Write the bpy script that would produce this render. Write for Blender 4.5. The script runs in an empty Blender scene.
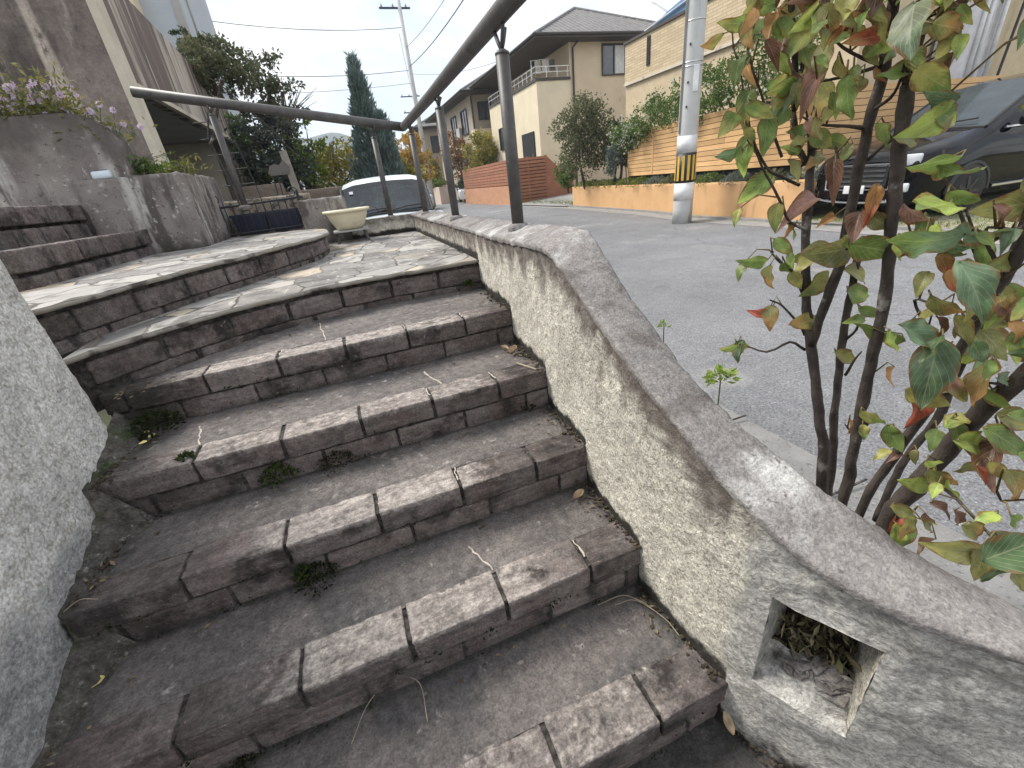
import bpy, bmesh, math, random
from mathutils import Vector, Matrix, noise
random.seed(7)
C = bpy.context.scene.collection
R = math.radians
# ---------------------------------------------------------------- camera model (measured from the stair bricks)
CF, CX, CY, CD, CR, CTH, CH = 417.65, 512.0, 384.0, 204.27, 0.1183, 0.3157, 1.0
PIT = math.atan(CD / CF)
_M = Matrix(((math.cos(CTH), math.sin(CTH), 0), (-math.sin(CTH), math.cos(CTH), 0), (0, 0, 1)))
FW = _M @ Vector((0, math.cos(PIT), -math.sin(PIT)))
R0 = _M @ Vector((1, 0, 0))
D0 = _M @ Vector((0, -math.sin(PIT), -math.cos(PIT)))
UX, UY = math.sin(CR), math.cos(CR)
CAM = Vector((0, 0, CH))
def ray(x, y):
    a = (x - CX) * UY - (y - CY) * UX
    b = (x - CX) * UX + (y - CY) * UY
    return FW * CF + R0 * a + D0 * b
def onX(x, y, X): r = ray(x, y); return CAM + r * (X / r.x)
def onY(x, y, Y): r = ray(x, y); return CAM + r * (Y / r.y)
def onZ(x, y, Z): r = ray(x, y); return CAM + r * ((Z - CH) / r.z)
def onD(x, y, D): r = ray(x, y); return CAM + r * (D / math.hypot(r.x, r.y))

# ---------------------------------------------------------------- mesh helper
def nz(p, s, seed=0.0):
    return noise.noise(Vector((p[0] * s + seed, p[1] * s + seed * 1.7, p[2] * s - seed)))
def lerp(a, b, t): return a + (b - a) * t
def interp(tab, x):
    if x <= tab[0][0]: return tab[0][1]
    for (a, va), (b, vb) in zip(tab, tab[1:]):
        if x <= b: return lerp(va, vb, (x - a) / (b - a))
    return tab[-1][1]
LOC = {}
class MB:
    def __init__(s):
        s.v = []; s.f = []; s.m = []; s.col = {}; s.uv = {}; s.mi = 0
    def vert(s, p, col=None):
        s.v.append(Vector(p))
        if col is not None: s.col[len(s.v) - 1] = col
        return len(s.v) - 1
    def face(s, idx, uv=None):
        if uv: s.uv[len(s.f)] = uv
        s.f.append(tuple(idx)); s.m.append(s.mi)
    def poly(s, pts, col=None): s.face([s.vert(p, col) for p in pts])
    def box(s, a, b):
        x0, y0, z0 = a; x1, y1, z1 = b
        s.obox((( x0 + x1) / 2, (y0 + y1) / 2, (z0 + z1) / 2), (1, 0, 0), (0, 1, 0), (0, 0, 1), (abs(x1 - x0), abs(y1 - y0), abs(z1 - z0)))
    def obox(s, c, ex, ey, ez, size, bev=0.0):
        c = Vector(c); ex = Vector(ex).normalized(); ey = Vector(ey).normalized(); ez = Vector(ez).normalized()
        hx, hy, hz = [d / 2 for d in size]
        i = [s.vert(c + ex * (hx * a) + ey * (hy * b) + ez * (hz * d)) for a in (-1, 1) for b in (-1, 1) for d in (-1, 1)]
        for q in ((0, 1, 3, 2), (4, 6, 7, 5), (0, 4, 5, 1), (2, 3, 7, 6), (0, 2, 6, 4), (1, 5, 7, 3)):
            s.face([i[k] for k in q])
    def rbrick(s, o, ex, ey, ez, size, r=.006, amp=.0015, res=.022, colf=None):
        o = Vector(o); ex = Vector(ex); ey = Vector(ey); ez = Vector(ez)
        n = [max(2, int(round(d / res))) for d in size]
        # lines pulled towards the rounded edge
        def line(L, k):
            t = [0, min(r, L * .3)] + [lerp(r, L - r, j / k) for j in range(1, k)] + [L - min(r, L * .3), L]
            return t
        ls = [line(size[a], n[a]) for a in range(3)]
        idx = {}
        def get(i, j, k):
            key = (i, j, k)
            if key in idx: return idx[key]
            p = [ls[0][i], ls[1][j], ls[2][k]]
            q = [min(max(p[a], r), size[a] - r) for a in range(3)]
            d = Vector((p[0] - q[0], p[1] - q[1], p[2] - q[2]))
            if d.length > 1e-9: p = Vector(q) + d.normalized() * r
            w = o + ex * p[0] + ey * p[1] + ez * p[2]
            dn = Vector((p[0] / size[0] - .5, p[1] / size[1] - .5, p[2] / size[2] - .5))
            w = w + (ex * dn.x + ey * dn.y + ez * dn.z) * (2 * amp * (nz(w, 40) + .7 * nz(w, 110, 3)))
            idx[key] = s.vert(w, colf(w) if colf else None)
            return idx[key]
        A, B, D = [len(l) - 1 for l in ls]
        for i in range(A):
            for j in range(B):
                s.face((get(i, j, 0), get(i, j + 1, 0), get(i + 1, j + 1, 0), get(i + 1, j, 0)))
                s.face((get(i, j, D), get(i + 1, j, D), get(i + 1, j + 1, D), get(i, j + 1, D)))
        for i in range(A):
            for k in range(D):
                s.face((get(i, 0, k), get(i + 1, 0, k), get(i + 1, 0, k + 1), get(i, 0, k + 1)))
                s.face((get(i, B, k), get(i, B, k + 1), get(i + 1, B, k + 1), get(i + 1, B, k)))
        for j in range(B):
            for k in range(D):
                s.face((get(0, j, k), get(0, j, k + 1), get(0, j + 1, k + 1), get(0, j + 1, k)))
                s.face((get(A, j, k), get(A, j + 1, k), get(A, j + 1, k + 1), get(A, j, k + 1)))
    def grid(s, P, nu, nv, colf=None, flip=False):
        ids = [[None] * (nv + 1) for _ in range(nu + 1)]
        for i in range(nu + 1):
            for j in range(nv + 1):
                p = P(i / nu, j / nv)
                ids[i][j] = s.vert(p, colf(p) if colf else None)
        for i in range(nu):
            for j in range(nv):
                q = (ids[i][j], ids[i + 1][j], ids[i + 1][j + 1], ids[i][j + 1])
                s.face(q[::-1] if flip else q)
        return ids
    def tube(s, pts, rad, n=8, cap=True, wob=0.0):
        pts = [Vector(p) for p in pts]
        if not hasattr(rad, '__len__'): rad = [rad] * len(pts)
        prev = None; rings = []
        for i, p in enumerate(pts):
            t = (pts[min(i + 1, len(pts) - 1)] - pts[max(i - 1, 0)])
            if t.length < 1e-9: t = Vector((0, 0, 1))
            t.normalize()
            a = prev if prev is not None else (Vector((0, 0, 1)) if abs(t.z) < .9 else Vector((1, 0, 0)))
            b = t.cross(a).normalized(); a = b.cross(t).normalized(); prev = a
            ring = []
            for k in range(n):
                an = 2 * math.pi * k / n
                d = a * math.cos(an) + b * math.sin(an)
                rr = rad[i] * (1 + (wob * nz(p + d * rad[i], 60) if wob else 0))
                ring.append(s.vert(p + d * rr))
            rings.append(ring)
        for A, B in zip(rings, rings[1:]):
            for k in range(n):
                s.face((A[k], A[(k + 1) % n], B[(k + 1) % n], B[k]))
        if cap: s.face(rings[0][::-1]); s.face(rings[-1])
    def lathe(s, c, prof, n=24, axis='z'):
        c = Vector(c); rings = []
        for r, z in prof:
            ring = []
            for k in range(n):
                a = 2 * math.pi * k / n
                d = Vector((r * math.cos(a), r * math.sin(a), z)) if axis == 'z' else Vector((r * math.cos(a), z, r * math.sin(a)))
                ring.append(s.vert(c + d))
            rings.append(ring)
        for A, B in zip(rings, rings[1:]):
            for k in range(n): s.face((A[k], A[(k + 1) % n], B[(k + 1) % n], B[k]))
        s.face(rings[0][::-1]); s.face(rings[-1])
    def extr(s, pts, d):
        d = Vector(d); n = len(pts)
        a = [s.vert(p) for p in pts]; b = [s.vert(Vector(p) + d) for p in pts]
        s.face(a[::-1]); s.face(b)
        for k in range(n): s.face((a[k], a[(k + 1) % n], b[(k + 1) % n], b[k]))
    def build(s, name, mat, parent=None, smooth=False, local=False, fix=True):
        me = bpy.data.meshes.new(name)
        if parent is not None: off = LOC[parent.name] if not local else Vector((0, 0, 0))
        else:
            xs = [p.x for p in s.v]; ys = [p.y for p in s.v]
            off = Vector(((min(xs) + max(xs)) / 2, (min(ys) + max(ys)) / 2, min(p.z for p in s.v)))
        me.from_pydata([p - off for p in s.v], [], s.f)
        for m in (mat if isinstance(mat, (list, tuple)) else [mat]): me.materials.append(m)
        if isinstance(mat, (list, tuple)): me.polygons.foreach_set('material_index', s.m)
        if smooth: me.polygons.foreach_set('use_smooth', [True] * len(me.polygons))
        if s.col:
            at = me.color_attributes.new('tint', 'FLOAT_COLOR', 'POINT')
            for i in range(len(s.v)):
                c = s.col.get(i, (0, 0, 0)); at.data[i].color = (c[0], c[1], c[2], 1)
        if s.uv:
            ul = me.uv_layers.new(name='UVMap')
            for fi, uv in s.uv.items():
                for li, t in zip(me.polygons[fi].loop_indices, uv): ul.data[li].uv = t
        me.update()
        if fix:
            bm = bmesh.new(); bm.from_mesh(me); bmesh.ops.recalc_face_normals(bm, faces=bm.faces); bm.to_mesh(me); bm.free()
        o = bpy.data.objects.new(name, me); C.objects.link(o)
        if parent is not None:
            o.parent = parent; LOC[o.name] = LOC[parent.name]
        else:
            o.location = off; LOC[o.name] = off
        return o
def tag(o, label, cat, group=None, kind=None):
    o['label'] = label
    if cat: o['category'] = cat
    if group: o['group'] = group
    if kind: o['kind'] = kind
    return o
def thing(name, label, cat, loc=(0, 0, 0), rz=0, group=None):
    o = bpy.data.objects.new(name, None); C.objects.link(o); o.empty_display_size = .2
    o.location = loc; o.rotation_euler = (0, 0, rz); LOC[o.name] = Vector(loc)
    return tag(o, label, cat, group)
def struct(o, label=None):
    o['kind'] = 'structure'
    if label: o['label'] = label
    return o
def dup(o, loc, rz, label, group=None, parent=None):
    r = o.copy(); C.objects.link(r)
    if parent is None:
        r.location = loc; r.rotation_euler = (0, 0, rz); r['label'] = label
        if group: r['group'] = group
    else: r.parent = parent
    for ch in [c for c in bpy.data.objects if c.parent == o]: dup(ch, None, 0, None, None, r)
    return r

# ---------------------------------------------------------------- materials
class NT:
    def __init__(s, name):
        s.mat = bpy.data.materials.new(name); s.mat.use_nodes = True
        s.t = s.mat.node_tree; s.n = s.t.nodes; s.L = s.t.links
        s.b = s.n['Principled BSDF']; s.tc = s.n.new('ShaderNodeTexCoord')
        s.co = s.tc.outputs['Object']
    def link(s, a, b): s.L.new(a, b)
    def scaled(s, v, co=None):
        m = s.n.new('ShaderNodeMapping'); m.inputs['Scale'].default_value = v
        s.link(co or s.co, m.inputs['Vector']); return m.outputs['Vector']
    def noise(s, sc, det=4, rough=.6, co=None, dist=0.0):
        x = s.n.new('ShaderNodeTexNoise'); x.inputs['Scale'].default_value = sc; x.inputs['Detail'].default_value = det
        x.inputs['Roughness'].default_value = rough; x.inputs['Distortion'].default_value = dist
        s.link(co or s.co, x.inputs['Vector']); return x.outputs['Fac']
    def ramp(s, f, lo, hi, a=0.0, b=1.0):
        m = s.n.new('ShaderNodeMapRange'); m.inputs['From Min'].default_value = lo; m.inputs['From Max'].default_value = hi
        m.inputs['To Min'].default_value = a; m.inputs['To Max'].default_value = b; m.interpolation_type = 'SMOOTHSTEP'
        s.link(f, m.inputs['Value']); return m.outputs['Result']
    def math(s, op, a, b=None):
        m = s.n.new('ShaderNodeMath'); m.operation = op
        for i, q in enumerate((a, b)):
            if q is None: continue
            if isinstance(q, (int, float)): m.inputs[i].default_value = q
            else: s.link(q, m.inputs[i])
        return m.outputs[0]
    def mix(s, f, a, b, mode='MIX'):
        m = s.n.new('ShaderNodeMix'); m.data_type = 'RGBA'; m.blend_type = mode
        for sock, q in ((m.inputs[0], f), (m.inputs[6], a), (m.inputs[7], b)):
            if isinstance(q, (int, float)): sock.default_value = q
            elif isinstance(q, tuple): sock.default_value = (q[0], q[1], q[2], 1)
            else: s.link(q, sock)
        return m.outputs[2]
    def attr(s, name='tint'):
        a = s.n.new('ShaderNodeVertexColor'); a.layer_name = name
        p = s.n.new('ShaderNodeSeparateColor'); s.link(a.outputs['Color'], p.inputs['Color'])
        return a.outputs['Color'], p.outputs
    def grain(s, c, sc, lo, hi, det=6, rough=.75, a=.28, b=.72, co=None):
        v = s.ramp(s.noise(sc, det, rough, co), a, b, lo, hi)
        m = s.n.new('ShaderNodeCombineColor')
        for k in range(3): s.link(v, m.inputs[k])
        return s.mix(1.0, c, m.outputs[0], 'MULTIPLY')
    def island(s):
        g = s.n.new('ShaderNodeNewGeometry'); return g.outputs['Random Per Island']
    def bump(s, h, st, dist, prev=None):
        b = s.n.new('ShaderNodeBump'); b.inputs['Strength'].default_value = st; b.inputs['Distance'].default_value = dist
        s.link(h, b.inputs['Height'])
        if prev is not None: s.link(prev, b.inputs['Normal'])
        return b.outputs['Normal']
    def done(s, col, rough=.9, normal=None, spec=.3, metal=0.0):
        if isinstance(col, tuple): s.b.inputs['Base Color'].default_value = (*col[:3], 1)
        else: s.link(col, s.b.inputs['Base Color'])
        if isinstance(rough, (int, float)): s.b.inputs['Roughness'].default_value = rough
        else: s.link(rough, s.b.inputs['Roughness'])
        s.b.inputs['Specular IOR Level'].default_value = spec; s.b.inputs['Metallic'].default_value = metal
        if normal is not None: s.link(normal, s.b.inputs['Normal'])
        return s.mat
def surf(name, c1, c2, sc=8, rough=.9, bumps=((60, .5, .004),), stains=(), island=0.0, spec=.3, metal=0.0, tint=(), over=(), grain=(), cracks=0):
    t = NT(name)
    c = t.mix(t.ramp(t.noise(sc), .32, .68), c1, c2)
    if island:
        v = t.ramp(t.island(), 0, 1, 1 - island, 1 + island)
        m = t.n.new('ShaderNodeCombineColor')
        for k in range(3): t.link(v, m.inputs[k])
        c = t.mix(1.0, c, m.outputs[0], 'MULTIPLY')
    for st in stains:
        col, s2, lo, hi = st[:4]
        co = t.scaled(st[4]) if len(st) > 4 else None
        c = t.mix(t.ramp(t.noise(s2, co=co), lo, hi), c, col)
    if tint:
        _, ch = t.attr()
        for k, col, s2, wid in tint:      # vertex mask k, broken up by noise
            f = t.math('ADD', ch[k], t.math('MULTIPLY', t.math('SUBTRACT', t.noise(s2), .5), wid))
            c = t.mix(t.ramp(f, .2, .88), c, col)
    for st in over:
        co = t.scaled(st[4]) if len(st) > 4 else None
        c = t.mix(t.ramp(t.noise(st[1], co=co), st[2], st[3]), c, st[0])
    if cracks:
        v = t.n.new('ShaderNodeTexVoronoi'); v.feature = 'DISTANCE_TO_EDGE'; v.inputs['Scale'].default_value = cracks
        wv_ = t.n.new('ShaderNodeVectorMath'); wv_.operation = 'ADD'; nn_ = t.n.new('ShaderNodeTexNoise'); nn_.inputs['Scale'].default_value = 2.5; nn_.inputs['Detail'].default_value = 6; t.link(t.co, nn_.inputs['Vector'])
        sc_ = t.n.new('ShaderNodeVectorMath'); sc_.operation = 'SCALE'; sc_.inputs['Scale'].default_value = .5; t.link(nn_.outputs['Color'], sc_.inputs[0]); t.link(t.co, wv_.inputs[0]); t.link(sc_.outputs[0], wv_.inputs[1]); t.link(wv_.outputs[0], v.inputs['Vector'])
        k_ = t.math('MULTIPLY', t.ramp(v.outputs['Distance'], .0045, .0015), t.ramp(t.noise(.45), .50, .60)); c = t.mix(t.math('MULTIPLY', k_, .75), c, (.07, .07, .072))
    for gr in grain: c = t.grain(c, gr[0], gr[1], gr[2], co=t.scaled(gr[3]) if len(gr) > 3 else None)
    n = None
    for b in bumps:
        h = t.noise(b[0], det=5, co=t.scaled(b[3]) if len(b) > 3 else None)
        n = t.bump(h, b[1], b[2], n)
    return t.done(c, rough, n, spec, metal)
def plain(name, c, rough=.5, metal=0.0, spec=.5, var=.12):
    t = NT(name)
    d = tuple(x * (1 - var) for x in c); e = tuple(min(1, x * (1 + var)) for x in c)
    col = t.mix(t.ramp(t.noise(6, 4), .3, .7), d, e)
    return t.done(col, rough, t.bump(t.noise(150, 2), .08, .002), spec, metal)
def leafmat(name, cols, rough=.6, transl=.38):
    """foliage: colour differs from leaf to leaf"""
    t = NT(name); r = t.n.new('ShaderNodeValToRGB'); t.link(t.island(), r.inputs['Fac'])
    e = r.color_ramp.elements
    while len(e) < len(cols): e.new(.5)
    for i, c in enumerate(cols):
        e[i].position = i / max(1, len(cols) - 1); e[i].color = (*c, 1)
    c = t.mix(t.ramp(t.noise(1.6, 3), .35, .65), r.outputs['Color'], t.mix(1.0, r.outputs['Color'], (.62, .66, .6), 'MULTIPLY'))
    m = t.done(c, rough, None, .3)
    tr = t.n.new('ShaderNodeBsdfTranslucent'); t.link(c, tr.inputs['Color'])
    ms = t.n.new('ShaderNodeMixShader'); ms.inputs[0].default_value = transl
    t.link(t.b.outputs[0], ms.inputs[1]); t.link(tr.outputs[0], ms.inputs[2])
    t.link(ms.outputs[0], t.n['Material Output'].inputs['Surface'])
    return m
def glassy(name, c, rough=.06, spec=.8):
    t = NT(name); return t.done(t.mix(t.ramp(t.noise(3, 2), .3, .7), c, tuple(x * 1.4 for x in c)), rough, None, spec)

m_brick = surf('brick paver dark', (.132, .104, .096), (.178, .155, .146), 9, .92, ((35, .7, .006), (170, 1, .004), (80, .9, .004, (.22, 1, 1))),
    (((.045, .038, .036), 7, .48, .66), ((.30, .255, .23), 70, .62, .76), ((.05, .046, .042), 16, .62, .76)), .22,
    tint=((0, (.35, .315, .285), 30, 1.1), (1, (.055, .05, .044), 12, .9)), over=(((.17, .14, .12), 55, .60, .74, (.15, 1, 1)),), grain=((60, .72, 1.28), (170, .66, 1.34), (50, .72, 1.28, (.15, 1, 1))))
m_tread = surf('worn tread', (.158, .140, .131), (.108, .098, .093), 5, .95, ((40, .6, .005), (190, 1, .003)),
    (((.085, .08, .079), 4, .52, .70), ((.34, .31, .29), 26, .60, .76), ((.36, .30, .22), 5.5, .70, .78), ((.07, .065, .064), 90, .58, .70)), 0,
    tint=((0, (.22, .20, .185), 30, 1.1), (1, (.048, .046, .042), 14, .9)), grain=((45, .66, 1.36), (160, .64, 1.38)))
m_joint = surf('dirty joint mortar', (.032, .029, .026), (.075, .067, .06), 30, 1, ((90, .8, .006),), (((.03, .042, .014), 9, .64, .72),), grain=((60, .4, 1.5),))
m_crack = surf('pale mortar line', (.52, .47, .40), (.36, .32, .28), 60, .95)
t = NT('crazy paving')
def _vor(t, sc, feat, co):
    v = t.n.new('ShaderNodeTexVoronoi'); v.feature = feat; v.inputs['Scale'].default_value = sc; v.inputs['Randomness'].default_value = .95
    t.link(co, v.inputs['Vector']); return v
_w = t.n.new('ShaderNodeVectorMath'); _w.operation = 'ADD'
_nn = t.n.new('ShaderNodeTexNoise'); _nn.inputs['Scale'].default_value = 5; t.link(t.co, _nn.inputs['Vector'])
_sc = t.n.new('ShaderNodeVectorMath'); _sc.operation = 'SCALE'; _sc.inputs['Scale'].default_value = .10
t.link(_nn.outputs['Color'], _sc.inputs[0]); t.link(t.co, _w.inputs[0]); t.link(_sc.outputs[0], _w.inputs[1])
_fl = t.scaled((1, 1, 0), _w.outputs[0])
_e = _vor(t, 4.6, 'DISTANCE_TO_EDGE', _fl).outputs['Distance']; _c = _vor(t, 4.6, 'F1', _fl).outputs['Color']
_s = t.n.new('ShaderNodeSeparateColor'); t.link(_c, _s.inputs['Color'])
col = t.mix(t.ramp(_s.outputs[0], .1, .9), (.20, .19, .178), (.37, .355, .33))
col = t.mix(t.ramp(_s.outputs[1], .80, .98), col, (.44, .37, .28))
col = t.mix(t.ramp(t.noise(7, 8), .46, .66), col, (.13, .122, .115))
col = t.mix(t.ramp(t.noise(34, 5, co=t.scaled((1, .35, 1))), .55, .75), col, (.48, .46, .42))
_j = t.ramp(_e, .010, .026)
col = t.mix(_j, t.mix(t.ramp(t.noise(3), .4, .6), (.075, .066, .056), (.17, .15, .13)), col)
nrm = t.bump(_j, .8, .008); nrm = t.bump(t.noise(24, 8, co=t.scaled((1, .4, 1))), .7, .008, nrm); nrm = t.bump(t.noise(140, 3), .5, .002, nrm)
m_flag = t.done(col, .78, nrm, .35)
m_flagedge = surf('flagstone edge', (.28, .255, .21), (.32, .30, .27), 9, .9, ((45, .8, .006),), (((.09, .08, .07), 9, .52, .68),))
# stucco: tint r = grey trowelled area (on the plaster wall: low grey with painted shade), g = black damp dirt, b = rain streaks
def stucco(name, cream, grey, grain=150, gst=.9, gd=.006, lichen=False, pit=.42):
    t = NT(name); _, ch = t.attr()
    c = t.mix(t.ramp(t.noise(5), .3, .7), cream, tuple(x * .82 for x in cream))
    vo = t.n.new('ShaderNodeTexVoronoi'); vo.feature = 'F1'; vo.inputs['Scale'].default_value = grain
    t.link(t.co, vo.inputs['Vector']); peb = t.math('ADD', vo.outputs['Distance'], t.math('MULTIPLY', t.math('SUBTRACT', t.noise(grain * .45, 3), .5), .9))
    c = t.mix(t.ramp(peb, .30, .95), c, t.mix(1.0, c, (pit, pit * .96, pit * .9), 'MULTIPLY'))  # pits tinted darker: their tiny shadows and dirt put into the colour
    c = t.grain(c, grain * 1.1, .72, 1.2); c = t.grain(c, 26, .78, 1.18)
    def ov(k, col, s2, wid, lo, hi):
        f = t.math('ADD', ch[k], t.math('MULTIPLY', t.math('SUBTRACT', t.noise(s2, 8), .5), wid))
        return t.mix(t.ramp(f, lo, hi), c, col)
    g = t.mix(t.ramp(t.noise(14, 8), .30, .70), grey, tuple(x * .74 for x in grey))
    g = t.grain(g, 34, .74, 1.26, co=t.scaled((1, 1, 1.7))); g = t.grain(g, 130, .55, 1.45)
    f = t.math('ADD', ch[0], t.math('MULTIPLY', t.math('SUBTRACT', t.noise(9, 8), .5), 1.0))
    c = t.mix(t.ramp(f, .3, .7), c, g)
    c = ov(2, (.135, .115, .10), 28, .8, .20, .80)
    c = ov(1, (.04, .036, .032), 22, 1.1, .35, .75)
    if lichen:
        c = t.mix(t.math('MULTIPLY', t.ramp(t.noise(7, 4), .64, .68), ch[0]), c, (.34, .42, .35))
    n = t.bump(peb, -gst, gd * 1.8)
    n = t.bump(t.noise(24, 7, .7, dist=.6), .8, .020, n)
    return t.done(c, .95, n, .2)
m_stucco = stucco('cream stucco', (.76, .73, .635), (.50, .485, .45), 210, pit=.50)
m_cap = surf('wall cap render', (.25, .232, .218), (.20, .186, .178), 6, .95, ((150, .9, .004), (40, .6, .006)), (((.14, .125, .115), 9, .50, .66), ((.46, .45, .43), 3.0, .54, .66), ((.17, .155, .145), 70, .60, .68)), grain=((55, .74, 1.26), (190, .66, 1.34)))
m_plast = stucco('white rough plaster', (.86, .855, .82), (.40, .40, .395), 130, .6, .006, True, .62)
m_grey = surf('weathered concrete', (.27, .245, .225), (.19, .165, .155), 4, .95, ((60, .5, .006), (170, .6, .003)),
    (((.46, .44, .41), 4.5, .52, .66, (1.6, 1.6, .22)), ((.10, .085, .08), 6, .50, .64, (1.4, 1.4, .35)), ((.42, .41, .39), 34, .60, .70), ((.08, .07, .066), 60, .60, .70)), tint=((1, (.05, .045, .04), 12, .9), (2, (.11, .095, .088), 9, 1.0)))
m_wallbig = surf('weathered retaining concrete', (.24, .20, .18), (.155, .128, .115), 1.2, .95, ((30, .4, .01),),
    (((.075, .062, .056), 1.6, .46, .62, (1, 1, .4)), ((.42, .36, .31), 2.6, .53, .66, (1.6, 1, .09)), ((.09, .078, .07), 9, .56, .70, (1, 1, .5)), ((.33, .29, .26), 5, .60, .72, (1, 1, .2))), grain=((6, .75, 1.25), (40, .8, 1.2)))
m_fascia = surf('streaked concrete fascia', (.52, .47, .40), (.42, .37, .32), 3, .95, ((30, .4, .008),),
    (((.17, .135, .118), 2.2, .44, .56, (1, 1.5, .05)), ((.11, .095, .085), 5, .54, .64, (1, 1, .10))))
m_cream = surf('cream painted concrete', (.62, .56, .46), (.52, .47, .38), 3, .9, ((40, .3, .004),), (((.22, .19, .16), 3, .60, .75, (1, 1, .15)),))
m_lgrey = surf('pale interior concrete', (.42, .41, .39), (.34, .33, .32), 2, .9)
m_rail = surf('dark bronze rail paint', (.060, .056, .054), (.085, .080, .077), 20, .5, ((200, .25, .001),), (((.15, .135, .12), 55, .62, .74), ((.12, .075, .05), 26, .68, .76), ((.035, .032, .03), 14, .58, .7)), spec=.45)
m_asph = surf('asphalt', (.205, .208, .214), (.175, .178, .185), 1.2, .88, ((70, .9, .010), (150, .6, .004)),
    (((.10, .102, .108), 75, .50, .66), ((.42, .42, .42), 95, .58, .70), ((.27, .265, .26), .6, .55, .7), ((.15, .15, .155), 2.2, .60, .72)), grain=((60, .7, 1.3), (14, .85, 1.15), (.9, .86, 1.12)), cracks=.38)
m_conc = surf('kerb concrete', (.29, .283, .268), (.23, .225, .213), 5, .92, ((80, .5, .004),), (((.2, .19, .17), 4, .56, .7),))
m_soil = surf('soil with litter', (.045, .036, .026), (.085, .066, .046), 30, 1, ((40, .9, .03),), (((.16, .12, .07), 40, .60, .72),))
m_ground = surf('ground earth', (.12, .115, .075), (.09, .10, .05), 1, 1)
m_paver = surf('grassy block paving', (.30, .28, .21), (.20, .21, .11), 3, .95, ((20, .6, .02),), (((.36, .28, .2), 9, .52, .66), ((.10, .13, .04), 14, .5, .64, (1, 2, 1))))
m_dark = plain('dark void', (.015, .015, .016), .9)
m_black = plain('black plastic', (.02, .02, .021), .5)
m_rubber = plain('tyre rubber', (.018, .018, .018), .85)
m_alu = plain('brushed aluminium', (.62, .62, .63), .3, .9)
m_chrome = plain('chrome trim', (.75, .75, .77), .12, 1.0, var=.04)
m_glass = glassy('window glass', (.035, .045, .055))
t = NT('clear windscreen'); _tr = t.n.new('ShaderNodeBsdfTransparent'); _tr.inputs[0].default_value = (.62, .74, .78, 1)
_gl = t.n.new('ShaderNodeBsdfGlossy'); _gl.inputs['Roughness'].default_value = .03; _lw = t.n.new('ShaderNodeLayerWeight'); _lw.inputs['Blend'].default_value = .35
_mx = t.n.new('ShaderNodeMixShader'); t.link(t.ramp(_lw.outputs['Fresnel'], 0, 1, .10, .75), _mx.inputs[0]); t.link(_tr.outputs[0], _mx.inputs[1]); t.link(_gl.outputs[0], _mx.inputs[2])
t.link(_mx.outputs[0], t.n['Material Output'].inputs['Surface']); m_clear = t.mat
m_wsglass = glassy('windscreen glass', (.028, .038, .044), .08, .30)
m_bark = surf('grey bark', (.085, .068, .057), (.042, .034, .030), 22, .95, ((60, .9, .008, (1, 1, .35)), (190, .6, .003)), (((.24, .225, .20), 16, .62, .72),))
m_bark2 = surf('tree bark', (.10, .08, .06), (.06, .05, .04), 12, .95)
m_iron = plain('black wrought iron', (.022, .023, .026), .5)
# ================================================================= the staircase
RISE = .1345
YS = [.353, .630, .908, 1.196, 1.527]
JX = [.3455, .3533, .3405, .3443, .3397]
PATH = [(.580, 4.05, .812, .835), (.555, 2.0, .806, .836), (.533, 1.6, .808, .841), (.518, 1.2, .818, .852), (.513, 1.10, .816, .846),
        (.509, 1.02, .786, .795), (.502, .9, .729, .712), (.495, .75, .660, .628), (.490, .62, .602, .567), (.495, .5, .543, .524), (.505, .42, .497, .500),
        (.515, .35, .464, .482), (.535, .29, .434, .466), (.565, .23, .415, .442), (.605, .165, .402, .410),
        (.66, .10, .390, .374), (.73, .035, .376, .335), (.81, -.02, .362, .295), (.91, -.08, .345, .25), (1.05, -.14, .325, .21), (1.25, -.19, .30, .17)]
def wall_x(y):
    return interp([(-.19, 1.25), (-.14, 1.05), (-.08, .91), (-.02, .81), (.035, .73), (.10, .66), (.165, .605), (.23, .565), (.29, .535), (.35, .515), (.42, .505), (.5, .495), (.62, .49), (.9, .502), (1.2, .518), (1.6, .533), (2.0, .555), (4.05, .58)], y)
stair = thing('brick_staircase', 'weathered dark brick staircase rising between two stucco walls to a flagstone landing', 'staircase', (-.1, .353, -.1345))
def sm(a, b, x):
    t = min(1, max(0, (x - a) / (b - a))); return t * t * (3 - 2 * t)
def ribbon(mb, pts, w, z):
    L = []
    for i, p in enumerate(pts):
        a = Vector(pts[max(0, i - 1)]); b = Vector(pts[min(len(pts) - 1, i + 1)])
        d = (b - a).normalized(); n = Vector((-d.y, d.x))
        ww = w * (.6 + .8 * random.random())
        L.append((mb.vert((p[0] + n.x * ww, p[1] + n.y * ww, z)), mb.vert((p[0] - n.x * ww, p[1] - n.y * ww, z))))
    for A, B in zip(L, L[1:]): mb.face((A[0], A[1], B[1], B[0]))
WEAR = [(-.25, .42), (-.36, .26), (-.40, .22), (-.62, .36), (-.66, .40)]
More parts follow.
